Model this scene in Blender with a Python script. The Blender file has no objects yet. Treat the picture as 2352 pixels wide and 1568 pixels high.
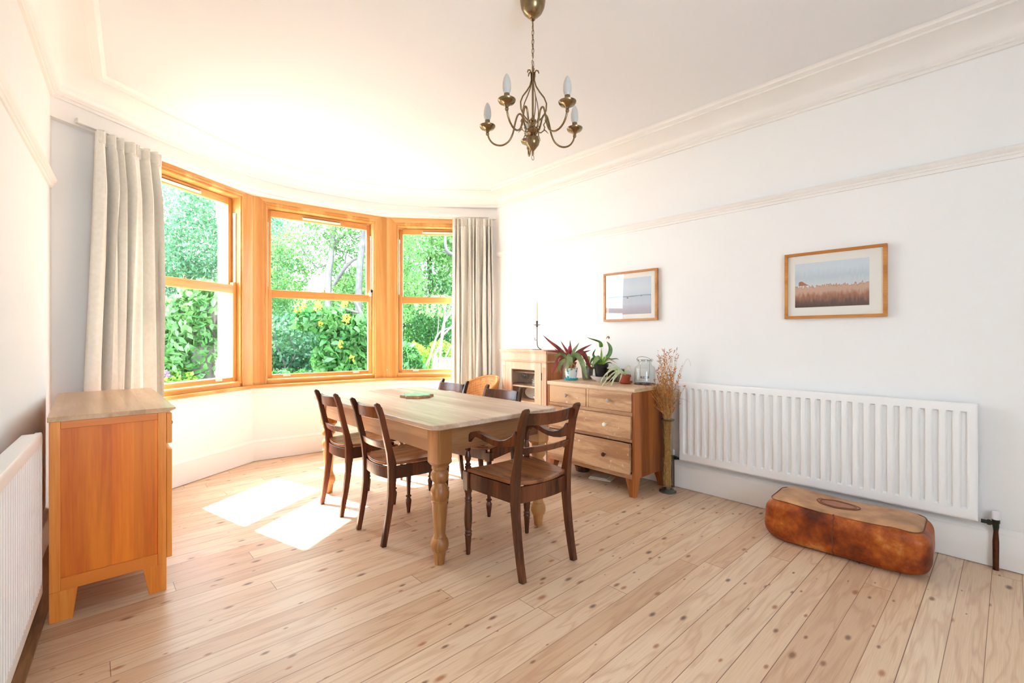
import bpy, bmesh, math, random
from mathutils import Vector, Matrix, noise
PI = math.pi
SC = bpy.context.scene
COL = SC.collection
random.seed(7)

# ---------------------------------------------------------------- camera, sky, sun, exposure
CAM = (0.0, 0.0, 1.23)
FPX, CYP, YAW = 1058.0, 774.0, math.radians(42.7)
SN, CS = math.sin(YAW), math.cos(YAW)
cd = bpy.data.cameras.new('camera'); cam = bpy.data.objects.new('camera', cd); COL.objects.link(cam)
cam.location = CAM; cam.rotation_euler = (PI/2, 0, -YAW)
cd.sensor_width = 36; cd.lens = FPX/2352*36; cd.shift_y = -(784-CYP)/2352
cd.clip_start = .02; cd.clip_end = 300
SC.camera = cam

w = bpy.data.worlds.new('world'); SC.world = w; w.use_nodes = True
wb = w.node_tree.nodes['Background']
wb.inputs[0].default_value = (0.74, 0.875, 1.0, 1); wb.inputs[1].default_value = 16.0

sd = bpy.data.lights.new('sun', 'SUN'); so = bpy.data.objects.new('sun', sd); COL.objects.link(so)
sd.energy = 60; sd.angle = math.radians(0.8); sd.color = (1.0, 0.975, 0.95)
el = math.radians(50.7)
so.rotation_euler = Vector((0.29*math.cos(el), -0.957*math.cos(el), -math.sin(el))).to_track_quat('-Z', 'Y').to_euler()
so.location = (0, 12, 9)

SC.view_settings.view_transform = 'Standard'; SC.view_settings.look = 'None'
SC.view_settings.gamma = 1; SC.view_settings.use_curve_mapping = False
SC.view_settings.exposure = -0.08

# ---------------------------------------------------------------- small helpers
def at(px, d, z=0.0):
    """world point at depth d along the picture column px (for placing far garden things)"""
    l = (px-1176)/FPX
    return Vector((d*(SN+CS*l), d*(CS-SN*l), z))
def lin(h):
    h = h.lstrip('#'); o = []
    for i in (0, 2, 4):
        c = int(h[i:i+2], 16)/255; o.append(c/12.92 if c <= .04045 else ((c+.055)/1.055)**2.4)
    return (*o, 1)
def lerp(a, b, t): return a+(b-a)*t

class MB:
    def __init__(s): s.v = []; s.f = []; s.m = []
    def add(s, vs, fs, mi=0):
        n = len(s.v); s.v += [tuple(v) for v in vs]; s.f += [tuple(i+n for i in f) for f in fs]; s.m += [mi]*len(fs); return s
    def box(s, a, b, M=None, mi=0):
        x0, y0, z0 = a; x1, y1, z1 = b
        if x0 > x1: x0, x1 = x1, x0
        if y0 > y1: y0, y1 = y1, y0
        if z0 > z1: z0, z1 = z1, z0
        vs = [Vector(p) for p in ((x0,y0,z0),(x1,y0,z0),(x1,y1,z0),(x0,y1,z0),(x0,y0,z1),(x1,y0,z1),(x1,y1,z1),(x0,y1,z1))]
        if M: vs = [M @ v for v in vs]
        return s.add(vs, [(0,3,2,1),(4,5,6,7),(0,1,5,4),(1,2,6,5),(2,3,7,6),(3,0,4,7)], mi)
    def hexa(s, bot, top, mi=0):
        """four bottom points, four top points (ccw from above)"""
        return s.add(list(bot)+list(top), [(0,3,2,1),(4,5,6,7),(0,1,5,4),(1,2,6,5),(2,3,7,6),(3,0,4,7)], mi)
    def prism(s, poly, z0, z1, M=None, mi=0):
        """poly in xy (ccw), extruded in z"""
        n = len(poly)
        vs = [Vector((p[0], p[1], z0)) for p in poly]+[Vector((p[0], p[1], z1)) for p in poly]
        if M: vs = [M @ v for v in vs]
        return s.add(vs, [tuple(range(n-1, -1, -1)), tuple(range(n, 2*n))]+[(i, (i+1) % n, (i+1) % n+n, i+n) for i in range(n)], mi)
    def strip(s, pts, ws, y0, y1, mi=0):
        """side outline from an xz centre line with widths, extruded in y"""
        L = []; R = []
        n = len(pts)
        for i, (x, z) in enumerate(pts):
            a = pts[max(i-1, 0)]; b = pts[min(i+1, n-1)]
            tx, tz = b[0]-a[0], b[1]-a[1]; l = math.hypot(tx, tz) or 1; nx, nz = -tz/l, tx/l
            L.append((x+nx*ws[i]/2, z+nz*ws[i]/2)); R.append((x-nx*ws[i]/2, z-nz*ws[i]/2))
        vs = []
        for i in range(n): vs += [(L[i][0], y0, L[i][1]), (R[i][0], y0, R[i][1]), (R[i][0], y1, R[i][1]), (L[i][0], y1, L[i][1])]
        fs = [(3, 2, 1, 0), (4*n-4, 4*n-3, 4*n-2, 4*n-1)]
        for i in range(n-1):
            for k in range(4): fs.append((4*i+k, 4*i+(k+1) % 4, 4*i+4+(k+1) % 4, 4*i+4+k))
        return s.add(vs, fs, mi)
    def lathe(s, prof, c=(0, 0, 0), seg=20, M=None, mi=0, flute=0):
        """prof list of (r,z) bottom to top"""
        vs = []; fs = []; n = len(prof)
        for r, z in prof:
            for k in range(seg):
                a = 2*PI*k/seg; rr = r*(1+flute*(k % 2)); vs.append(Vector((rr*math.cos(a), rr*math.sin(a), z)))
        for i in range(n-1):
            for k in range(seg):
                k2 = (k+1) % seg; fs.append((i*seg+k, i*seg+k2, (i+1)*seg+k2, (i+1)*seg+k))
        if prof[0][0] > 1e-5: fs.append(tuple(range(seg-1, -1, -1)))
        if prof[-1][0] > 1e-5: fs.append(tuple((n-1)*seg+k for k in range(seg)))
        if M: vs = [M @ v for v in vs]
        c = Vector(c); return s.add([v+c for v in vs], fs, mi)
    def tube(s, pts, r, seg=8, closed=False, mi=0, flat=1.0):
        pts = [Vector(p) for p in pts]; n = len(pts)
        rs = r if isinstance(r, (list, tuple)) else [r]*n
        vs = []; fs = []; up = None
        for i, p in enumerate(pts):
            a = pts[(i-1) % n] if closed else pts[max(i-1, 0)]; b = pts[(i+1) % n] if closed else pts[min(i+1, n-1)]
            t = (b-a).normalized() if (b-a).length > 1e-9 else Vector((0, 0, 1))
            if up is None: up = t.orthogonal().normalized()
            up = (up-t*up.dot(t))
            up = up.normalized() if up.length > 1e-6 else t.orthogonal().normalized()
            sd_ = t.cross(up)
            for k in range(seg):
                an = 2*PI*k/seg; vs.append(p+(up*math.cos(an)+sd_*math.sin(an)*flat)*rs[i])
        m = n if closed else n-1
        for i in range(m):
            j = (i+1) % n
            for k in range(seg):
                k2 = (k+1) % seg; fs.append((i*seg+k, i*seg+k2, j*seg+k2, j*seg+k))
        if not closed: fs += [tuple(range(seg-1, -1, -1)), tuple((n-1)*seg+k for k in range(seg))]
        return s.add(vs, fs, mi)
    def grid(s, P, nu, nv, mi=0, cu=False):
        """P(i,j) for i<nu, j<nv"""
        vs = [P(i, j) for i in range(nu) for j in range(nv)]; fs = []
        for i in range(nu if cu else nu-1):
            for j in range(nv-1):
                i2 = (i+1) % nu; fs.append((i*nv+j, i2*nv+j, i2*nv+j+1, i*nv+j+1))
        return s.add(vs, fs, mi)
    def sweep(s, path, prof, side=1, mi=0):
        """path: xy polyline, prof: (offset to the left*side, z)"""
        n = len(path); offs = []
        for i in range(n):
            def nrm(a, b):
                dx, dy = b[0]-a[0], b[1]-a[1]; l = math.hypot(dx, dy); return (-dy/l*side, dx/l*side)
            if i == 0: m = nrm(path[0], path[1])
            elif i == n-1: m = nrm(path[-2], path[-1])
            else:
                a = nrm(path[i-1], path[i]); b = nrm(path[i], path[i+1]); k = 1+a[0]*b[0]+a[1]*b[1]; m = ((a[0]+b[0])/k, (a[1]+b[1])/k)
            offs.append(m)
        k = len(prof); vs = []
        for i in range(n):
            for o, z in prof: vs.append((path[i][0]+offs[i][0]*o, path[i][1]+offs[i][1]*o, z))
        fs = []
        for i in range(n-1):
            for j in range(k):
                j2 = (j+1) % k; fs.append((i*k+j, i*k+j2, (i+1)*k+j2, (i+1)*k+j))
        fs += [tuple(range(k-1, -1, -1)), tuple((n-1)*k+j for j in range(k))]
        return s.add(vs, fs, mi)
    def leaf(s, pts, ws, up=(0, 0, 1), fold=.25, mi=0):
        """a ribbon leaf with a midrib fold"""
        pts = [Vector(p) for p in pts]; n = len(pts); up = Vector(up); vs = []
        for i, p in enumerate(pts):
            t = (pts[min(i+1, n-1)]-pts[max(i-1, 0)]).normalized(); sd_ = t.cross(up)
            sd_ = sd_.normalized() if sd_.length > 1e-4 else t.orthogonal().normalized(); nn = sd_.cross(t)
            vs += [p+sd_*ws[i]+nn*ws[i]*fold, p, p-sd_*ws[i]+nn*ws[i]*fold]
        fs = []
        for i in range(n-1): fs += [(3*i, 3*i+1, 3*i+4, 3*i+3), (3*i+1, 3*i+2, 3*i+5, 3*i+4)]
        return s.add(vs, fs, mi)

def smooth_mesh(me, ang=38):
    bm = bmesh.new(); bm.from_mesh(me)
    bmesh.ops.recalc_face_normals(bm, faces=bm.faces)
    for f in bm.faces: f.smooth = True
    th = math.radians(ang)
    for e in bm.edges:
        if len(e.link_faces) == 2 and e.calc_face_angle(0) > th: e.smooth = False
    bm.to_mesh(me); bm.free()

def ob(name, mb, mat, parent=None, loc=(0, 0, 0), rot=(0, 0, 0), bevel=0, label=None, smooth=True, subsurf=0, solid=0, raw=False):
    me = bpy.data.meshes.new(name); me.from_pydata([tuple(v) for v in mb.v], [], mb.f); me.update()
    for m in (mat if isinstance(mat, (list, tuple)) else [mat]): me.materials.append(m)
    if any(mb.m): me.polygons.foreach_set('material_index', mb.m)
    if smooth and not raw: smooth_mesh(me)
    o = bpy.data.objects.new(name, me); COL.objects.link(o)
    if parent: o.parent = parent
    o.location = loc; o.rotation_euler = rot
    if solid:
        md = o.modifiers.new('solid', 'SOLIDIFY'); md.thickness = solid; md.offset = 0
    if bevel:
        md = o.modifiers.new('bevel', 'BEVEL'); md.width = bevel; md.segments = 2; md.limit_method = 'ANGLE'; md.angle_limit = math.radians(40)
    if subsurf:
        md = o.modifiers.new('sub', 'SUBSURF'); md.levels = md.render_levels = subsurf
    if label: o['label'] = label
    return o
def thing(name, label, cat, loc=(0, 0, 0), rotz=0, group=None):
    o = bpy.data.objects.new(name, None); COL.objects.link(o); o.empty_display_size = .1
    o.location = loc; o.rotation_euler = (0, 0, rotz); o['label'] = label; o['category'] = cat
    if group: o['group'] = group
    return o
def tag(o, label, cat, group=None, kind=None):
    o['label'] = label; o['category'] = cat
    if group: o['group'] = group
    if kind: o['kind'] = kind
    return o
def struct(name, mb, mat, **k):
    o = ob(name, mb, mat, **k); o['kind'] = 'structure'; return o
def copy_tree(o, parent=None, **props):
    c = o.copy(); COL.objects.link(c)
    if parent: c.parent = parent
    for k, v in props.items(): c[k] = v
    for ch in [x for x in o.children]: copy_tree(ch, c)
    return c

# ---------------------------------------------------------------- materials
def newmat(name):
    m = bpy.data.materials.new(name); m.use_nodes = True; nt = m.node_tree
    return m, nt, nt.nodes, nt.links, nt.nodes['Principled BSDF']
def setp(b, rough=.5, metal=0, spec=.5, coat=0, sheen=0):
    b.inputs['Roughness'].default_value = rough; b.inputs['Metallic'].default_value = metal
    b.inputs['Specular IOR Level'].default_value = spec; b.inputs['Coat Weight'].default_value = coat
    b.inputs['Sheen Weight'].default_value = sheen
def N(nodes, t, **k):
    n = nodes.new(t)
    for a, v in k.items(): setattr(n, a, v)
    return n
def ramp(nodes, stops):
    r = nodes.new('ShaderNodeValToRGB'); e = r.color_ramp.elements
    while len(e) < len(stops): e.new(.5)
    for i, (p, c) in enumerate(stops): e[i].position = p; e[i].color = c
    return r
def plain(name, c, rough=.5, metal=0, spec=.5, coat=0, var=.04, nscale=12, bump=0, sheen=0):
    """colour with a slight procedural variation"""
    m, nt, n, l, b = newmat(name); setp(b, rough, metal, spec, coat, sheen)
    tc = N(n, 'ShaderNodeTexCoord'); no = N(n, 'ShaderNodeTexNoise'); no.inputs['Scale'].default_value = nscale; no.inputs['Detail'].default_value = 5
    l.new(tc.outputs['Object'], no.inputs['Vector'])
    r = ramp(n, [(.3, tuple(max(0, x*(1-var)) for x in c[:3])+(1,)), (.7, tuple(min(1, x*(1+var)) for x in c[:3])+(1,))])
    l.new(no.outputs['Fac'], r.inputs['Fac']); l.new(r.outputs['Color'], b.inputs['Base Color'])
    if bump:
        bp = N(n, 'ShaderNodeBump'); bp.inputs['Strength'].default_value = bump; bp.inputs['Distance'].default_value = .002
        l.new(no.outputs['Fac'], bp.inputs['Height']); l.new(bp.outputs['Normal'], b.inputs['Normal'])
    return m
def wood(name, c_lo, c_hi, axis='Z', sc=9, rough=.42, stretch=.07, coat=0, wear=None, spec=.5, fine=.5, bands=0):
    """streaky grain along one object axis; wear = (colour, amount)"""
    m, nt, n, l, b = newmat(name); setp(b, rough, 0, spec, coat)
    tc = N(n, 'ShaderNodeTexCoord'); mp = N(n, 'ShaderNodeMapping')
    s = [1, 1, 1]; s['XYZ'.index(axis)] = stretch; mp.inputs['Scale'].default_value = s
    l.new(tc.outputs['Object'], mp.inputs['Vector'])
    a = N(n, 'ShaderNodeTexNoise'); a.inputs['Scale'].default_value = sc; a.inputs['Detail'].default_value = 4; a.inputs['Distortion'].default_value = .6
    f = N(n, 'ShaderNodeTexNoise'); f.inputs['Scale'].default_value = sc*14; f.inputs['Detail'].default_value = 3
    l.new(mp.outputs[0], a.inputs['Vector']); l.new(mp.outputs[0], f.inputs['Vector'])
    mx = N(n, 'ShaderNodeMath', operation='MULTIPLY_ADD'); mx.inputs[1].default_value = fine*.5; l.new(f.outputs['Fac'], mx.inputs[0]); l.new(a.outputs['Fac'], mx.inputs[2])
    r = ramp(n, [(.45+fine*.17, c_lo), (.64+fine*.2, c_hi)])
    l.new(mx.outputs[0], r.inputs['Fac']); out = r.outputs['Color']
    if bands:   # glued staves of slightly different tone across the other horizontal axis
        sp = N(n, 'ShaderNodeSeparateXYZ'); l.new(tc.outputs['Object'], sp.inputs[0])
        k = N(n, 'ShaderNodeMath', operation='MULTIPLY'); k.inputs[1].default_value = 1/bands; l.new(sp.outputs['X'], k.inputs[0])
        fl = N(n, 'ShaderNodeMath', operation='FLOOR'); l.new(k.outputs[0], fl.inputs[0])
        wn = N(n, 'ShaderNodeTexWhiteNoise', noise_dimensions='1D'); l.new(fl.outputs[0], wn.inputs['W'])
        hs = N(n, 'ShaderNodeHueSaturation'); mr = N(n, 'ShaderNodeMapRange'); mr.inputs['To Min'].default_value = .86; mr.inputs['To Max'].default_value = 1.16
        l.new(wn.outputs['Value'], mr.inputs['Value']); l.new(mr.outputs[0], hs.inputs['Value']); l.new(out, hs.inputs['Color']); out = hs.outputs['Color']
    if wear:
        wv = N(n, 'ShaderNodeTexNoise'); wv.inputs['Scale'].default_value = 26; wv.inputs['Detail'].default_value = 8
        l.new(tc.outputs['Object'], wv.inputs['Vector'])
        wr = ramp(n, [(wear[1], (0, 0, 0, 1)), (wear[1]+.06, (1, 1, 1, 1))]); l.new(wv.outputs['Fac'], wr.inputs['Fac'])
        mi = N(n, 'ShaderNodeMixRGB'); mi.inputs['Color2'].default_value = wear[0]
        l.new(wr.outputs['Color'], mi.inputs['Fac']); l.new(out, mi.inputs['Color1']); out = mi.outputs['Color']
    l.new(out, b.inputs['Base Color'])
    bp = N(n, 'ShaderNodeBump'); bp.inputs['Strength'].default_value = .12; bp.inputs['Distance'].default_value = .001
    l.new(mx.outputs[0], bp.inputs['Height']); l.new(bp.outputs['Normal'], b.inputs['Normal'])
    return m
def glass(name, tint=(1, 1, 1, 1), refl=1.0):
    m = bpy.data.materials.new(name); m.use_nodes = True; nt = m.node_tree; n = nt.nodes; l = nt.links; n.clear()
    o = N(n, 'ShaderNodeOutputMaterial'); mx = N(n, 'ShaderNodeMixShader'); t = N(n, 'ShaderNodeBsdfTransparent'); g = N(n, 'ShaderNodeBsdfGlossy')
    fr = N(n, 'ShaderNodeLayerWeight'); pw = N(n, 'ShaderNodeMath', operation='POWER'); pw.inputs[1].default_value = 4.0; l.new(fr.outputs['Facing'], pw.inputs[0]); k = N(n, 'ShaderNodeMath', operation='MULTIPLY_ADD'); k.inputs[1].default_value = .55*refl; k.inputs[2].default_value = .03*refl
    t.inputs['Color'].default_value = tint; g.inputs['Roughness'].default_value = .02
    l.new(pw.outputs[0], k.inputs[0]); l.new(k.outputs[0], mx.inputs[0]); l.new(t.outputs[0], mx.inputs[1]); l.new(g.outputs[0], mx.inputs[2]); l.new(mx.outputs[0], o.inputs[0])
    return m
def leafmat(name, c1, c2, trans=.45, rough=.55, scale=1.5):
    m = bpy.data.materials.new(name); m.use_nodes = True; nt = m.node_tree; n = nt.nodes; l = nt.links; n.clear()
    o = N(n, 'ShaderNodeOutputMaterial'); d = N(n, 'ShaderNodeBsdfDiffuse'); t = N(n, 'ShaderNodeBsdfTranslucent'); mx = N(n, 'ShaderNodeMixShader')
    tc = N(n, 'ShaderNodeTexCoord'); no = N(n, 'ShaderNodeTexNoise'); no.inputs['Scale'].default_value = scale; no.inputs['Detail'].default_value = 6
    l.new(tc.outputs['Object'], no.inputs['Vector']); r = ramp(n, [(.35, c1), (.65, c2)]); l.new(no.outputs['Fac'], r.inputs['Fac'])
    l.new(r.outputs['Color'], d.inputs['Color']); l.new(r.outputs['Color'], t.inputs['Color']); mx.inputs[0].default_value = trans
    g = N(n, 'ShaderNodeBsdfGlossy'); g.inputs['Roughness'].default_value = rough; m2 = N(n, 'ShaderNodeMixShader'); m2.inputs[0].default_value = .04
    l.new(d.outputs[0], mx.inputs[1]); l.new(t.outputs[0], mx.inputs[2]); l.new(mx.outputs[0], m2.inputs[1]); l.new(g.outputs[0], m2.inputs[2]); l.new(m2.outputs[0], o.inputs[0])
    return m

def floormat():
    m, nt, n, l, b = newmat('pine_floorboards'); setp(b, .36, 0, .5)
    tc = N(n, 'ShaderNodeTexCoord'); sp = N(n, 'ShaderNodeSeparateXYZ'); l.new(tc.outputs['Object'], sp.inputs[0])
    def M(op, a, bb=None, c=None):
        q = N(n, 'ShaderNodeMath', operation=op)
        for i, v in enumerate((a, bb, c)):
            if v is None: continue
            if isinstance(v, (int, float)): q.inputs[i].default_value = v
            else: l.new(v, q.inputs[i])
        return q.outputs[0]
    PW = .1072
    X, Y = sp.outputs['X'], sp.outputs['Y']
    v = M('ADD', M('DIVIDE', Y, PW), .36); row = M('FLOOR', v); fv = M('FRACT', v)
    wn = N(n, 'ShaderNodeTexWhiteNoise', noise_dimensions='1D'); l.new(row, wn.inputs['W'])
    u = M('DIVIDE', M('ADD', X, M('MULTIPLY', wn.outputs['Value'], 9.0)), 2.9); colu = M('FLOOR', u); fu = M('FRACT', u)
    cb = N(n, 'ShaderNodeCombineXYZ'); l.new(row, cb.inputs[0]); l.new(colu, cb.inputs[1])
    wp = N(n, 'ShaderNodeTexWhiteNoise', noise_dimensions='3D'); l.new(cb.outputs[0], wp.inputs['Vector'])
    rnd = wp.outputs['Value']
    # grain coordinates shifted per board
    gv = N(n, 'ShaderNodeCombineXYZ'); l.new(M('ADD', M('MULTIPLY', X, 1.0), M('MULTIPLY', rnd, 37)), gv.inputs[0])
    l.new(M('ADD', M('MULTIPLY', Y, 9.0), M('MULTIPLY', rnd, 91)), gv.inputs[1]); l.new(rnd, gv.inputs[2])
    a = N(n, 'ShaderNodeTexNoise'); a.inputs['Scale'].default_value = 1.6; a.inputs['Detail'].default_value = 2; a.inputs['Distortion'].default_value = .5; l.new(gv.outputs[0], a.inputs['Vector'])
    rings = M('PINGPONG', M('MULTIPLY', a.outputs['Fac'], 9.0), 1.0)          # nested cathedral rings
    fvec = N(n, 'ShaderNodeVectorMath', operation='MULTIPLY'); fvec.inputs[1].default_value = (3, 26, 1); l.new(gv.outputs[0], fvec.inputs[0])
    f = N(n, 'ShaderNodeTexNoise'); f.inputs['Scale'].default_value = 2.2; f.inputs['Detail'].default_value = 5; l.new(fvec.outputs[0], f.inputs['Vector'])
    # board tone
    r1 = ramp(n, [(0, lin('#D8B595')), (.3, lin('#E6C8A8')), (.6, lin('#EAD0B3')), (.8, lin('#DDB998')), (1, lin('#EED8BC'))]); l.new(rnd, r1.inputs['Fac'])
    r2 = ramp(n, [(.0, lin('#B87B4C')), (.5, (1, 1, 1, 1))]); l.new(rings, r2.inputs['Fac'])
    mx = N(n, 'ShaderNodeMixRGB', blend_type='MULTIPLY'); mx.inputs['Fac'].default_value = .26; l.new(r1.outputs[0], mx.inputs['Color1']); l.new(r2.outputs[0], mx.inputs['Color2'])
    r3 = ramp(n, [(.3, lin('#E2CFBC')), (.62, (1, 1, 1, 1))]); l.new(f.outputs['Fac'], r3.inputs['Fac'])
    mx2 = N(n, 'ShaderNodeMixRGB', blend_type='MULTIPLY'); mx2.inputs['Fac'].default_value = .5; l.new(mx.outputs[0], mx2.inputs['Color1']); l.new(r3.outputs[0], mx2.inputs['Color2'])
    # knots
    kv = N(n, 'ShaderNodeCombineXYZ'); l.new(M('ADD', M('MULTIPLY', X, 4.2), M('MULTIPLY', row, 17.31)), kv.inputs[0]); l.new(M('MULTIPLY', Y, 9.3), kv.inputs[1]); None
    vo = N(n, 'ShaderNodeTexVoronoi', feature='F1', voronoi_dimensions='2D'); vo.inputs['Scale'].default_value = 1.0; vo.inputs['Randomness'].default_value = 1.0; l.new(kv.outputs[0], vo.inputs['Vector'])
    sc = N(n, 'ShaderNodeSeparateColor'); l.new(vo.outputs['Color'], sc.inputs[0])
    size = M('MULTIPLY', M('POWER', sc.outputs[0], 1.5), .092)
    kd = M('DIVIDE', vo.outputs['Distance'], M('ADD', size, .004))
    kr = ramp(n, [(.35, (1, 1, 1, 1)), (1.0, (0, 0, 0, 1))]); l.new(M('MULTIPLY', kd, .62), kr.inputs['Fac'])
    kc = ramp(n, [(0, lin('#5A3A2C')), (.5, lin('#8E5A3A')), (1, lin('#B06A3C'))]); l.new(sc.outputs[1], kc.inputs['Fac'])
    mk = N(n, 'ShaderNodeMixRGB'); l.new(M('MULTIPLY', kr.outputs[0], .85), mk.inputs['Fac']); l.new(mx2.outputs[0], mk.inputs['Color1']); l.new(kc.outputs[0], mk.inputs['Color2'])
    # grubby, darker varnish left along the left wall (dirt)
    dn = N(n, 'ShaderNodeTexNoise'); dn.inputs['Scale'].default_value = 2.6; dn.inputs['Detail'].default_value = 4; dn.inputs['Distortion'].default_value = 1.0; l.new(tc.outputs['Object'], dn.inputs['Vector'])
    edge = N(n, 'ShaderNodeMapRange'); edge.inputs['From Min'].default_value = .95; edge.inputs['From Max'].default_value = -.15; l.new(M('ADD', X, M('MULTIPLY', dn.outputs['Fac'], .5)), edge.inputs['Value'])
    md = N(n, 'ShaderNodeMixRGB'); md.inputs['Color2'].default_value = lin('#7A5132'); l.new(M('MULTIPLY', edge.outputs[0], M('MULTIPLY', dn.outputs['Fac'], .8)), md.inputs['Fac']); l.new(mk.outputs[0], md.inputs['Color1'])
    # gaps between boards
    gw = M('ADD', .006, M('MULTIPLY', wn.outputs['Value'], .012))
    g1 = M('MINIMUM', fv, M('SUBTRACT', 1.0, fv)); gap = M('LESS_THAN', g1, gw)
    j1 = M('MULTIPLY', M('MINIMUM', fu, M('SUBTRACT', 1.0, fu)), 2.9); gap2 = M('LESS_THAN', j1, .0013)
    gp = M('MAXIMUM', gap, gap2)
    mg = N(n, 'ShaderNodeMixRGB'); mg.inputs['Color2'].default_value = lin('#6B4029'); l.new(M('MULTIPLY', gp, .8), mg.inputs['Fac']); l.new(md.outputs[0], mg.inputs['Color1'])
    l.new(mg.outputs[0], b.inputs['Base Color'])
    bp = N(n, 'ShaderNodeBump'); bp.inputs['Strength'].default_value = .5; bp.inputs['Distance'].default_value = .002; l.new(M('SUBTRACT', 1.0, gp), bp.inputs['Height']); l.new(bp.outputs['Normal'], b.inputs['Normal'])
    rr = N(n, 'ShaderNodeMapRange'); rr.inputs['To Min'].default_value = .3; rr.inputs['To Max'].default_value = .5; l.new(f.outputs['Fac'], rr.inputs['Value']); l.new(rr.outputs[0], b.inputs['Roughness'])
    return m

M_floor = floormat()
M_wall = plain('wall_paint', lin('#F4F2F0'), .85, spec=.2, var=.012, nscale=1.2)
M_ceil = plain('ceiling_paint', lin('#EDEBEB'), .9, spec=.15, var=.012, nscale=1.0)
M_trim = plain('gloss_white_trim', lin('#F2EDE8'), .38, var=.015, nscale=2)
M_rad = plain('radiator_enamel', lin('#F5F4F3'), .3, var=.01, nscale=2)
M_timber = wood('honey_pine_joinery', lin('#C68843'), lin('#E0AC68'), 'Z', 7, .34, .05, fine=.4)
M_timberx = wood('honey_pine_joinery_flat', lin('#C68843'), lin('#E0AC68'), 'X', 7, .34, .05, fine=.4)
M_oak = wood('orange_oak', lin('#DC7A20'), lin('#F09A40'), 'Z', 10, .36, .045)
M_oakpanel = wood('orange_oak_panel', lin('#D86800'), lin('#EE8416'), 'Z', 10, .4, .045, bands=.078)
M_oaktop = wood('pale_oak_top', lin('#BE9468'), lin('#D6B088'), 'Y', 9, .28, .06, bands=.06)
M_tabletop = wood('scrubbed_pine_top', lin('#B4957A'), lin('#D8C2AC'), 'Y', 6, .38, .08, wear=(lin('#8A6A50'), .72))
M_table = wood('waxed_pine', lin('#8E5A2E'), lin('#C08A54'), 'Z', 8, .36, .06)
M_tablex = wood('waxed_pine_apron_shaded', lin('#744828'), lin('#9C6C46'), 'X', 8, .36, .06)  # same pine darkened: shade on the end aprons put into the colour
M_tabley = wood('waxed_pine_apron_lit', lin('#AE8460'), lin('#D0AC84'), 'Y', 8, .36, .06)  # same pine lightened: light on the long aprons put into the colour
M_maho = wood('dark_mahogany', lin('#40200F'), lin('#6C3A22'), 'Z', 9, .27, .08, wear=(lin('#9A6238'), .80))
M_mahoseat = wood('mahogany_seat', lin('#6A3A22'), lin('#96603C'), 'X', 8, .27, .1)
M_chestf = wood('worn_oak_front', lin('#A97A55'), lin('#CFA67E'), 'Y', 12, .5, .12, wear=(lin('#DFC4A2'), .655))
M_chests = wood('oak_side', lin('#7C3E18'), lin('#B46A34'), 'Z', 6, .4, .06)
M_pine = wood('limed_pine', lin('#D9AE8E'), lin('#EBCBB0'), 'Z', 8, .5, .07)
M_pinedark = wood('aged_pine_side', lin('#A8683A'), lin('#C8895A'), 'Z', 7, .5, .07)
M_frame = wood('picture_frame_oak', lin('#B9742F'), lin('#D39048'), 'Y', 14, .35, .06)
M_brass = plain('antique_brass', lin('#8A7658'), .24, metal=1, var=.12, nscale=30)
M_copper = plain('tarnished_copper', lin('#5A3626'), .4, metal=.8, var=.2, nscale=40)
M_iron = plain('rusty_iron', lin('#4E3A36'), .5, metal=.6, var=.15, nscale=40)
M_chrome = plain('chrome', lin('#B8B8B4'), .18, metal=1, var=.03)
M_zinc = plain('galvanised_zinc', lin('#8E8C82'), .4, metal=.7, var=.12, nscale=18)
M_curt = leafmat('cream_curtain', lin('#EFE8DB'), lin('#F4EFE5'), .08, .8, 40)
M_white = plain('white_plastic', lin('#EDE9EC'), .35, var=.01)
M_black = plain('black_plastic', lin('#1C1B20'), .3, var=.05)
M_dark = plain('dark_void', lin('#2A201A'), .8, var=.1)
M_mat = plain('picture_mount', lin('#F1EDE4'), .8, var=.01)
M_china = plain('white_china', lin('#F2F0EC'), .18, var=.01)
M_terra = plain('terracotta', lin('#A5482A'), .7, var=.1, nscale=25)
M_soil = plain('soil', lin('#4A3020'), .95, var=.3, nscale=60)
M_teal = plain('teal_glaze', lin('#1FA3B4'), .25, var=.05)
M_candle = plain('candle_wax', lin('#E2D8C2'), .45, var=.02)
M_bulb = plain('frosted_bulb', lin('#C9C8C4'), .3, var=.01)
M_brown = plain('brown_glaze', lin('#4A2A22'), .35, var=.15)
M_picglass = glass('picture_glass', (.995, .995, .995, 1), .9)
M_pane = glass('window_pane', (.97, .985, .98, 1), .7)
M_glass = glass('clear_glass', (.97, .98, .975, 1), 1.2)
M_smoke = glass('smoky_green_glass', (.92, .93, .88, 1), 1.2)

# ================================================================ THE ROOM
XR = 3.58                                   # right wall
P0 = Vector((-.168, 4.183)); PA = Vector((1.205, 5.092)); PB = Vector((2.583, 4.964)); P3 = Vector((3.58, 4.213))
YB = -1.9; H = 2.92
def xl(y): return -.168+(y-4.183)*.06       # left wall runs slightly off square
XL = xl(YB)
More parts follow.
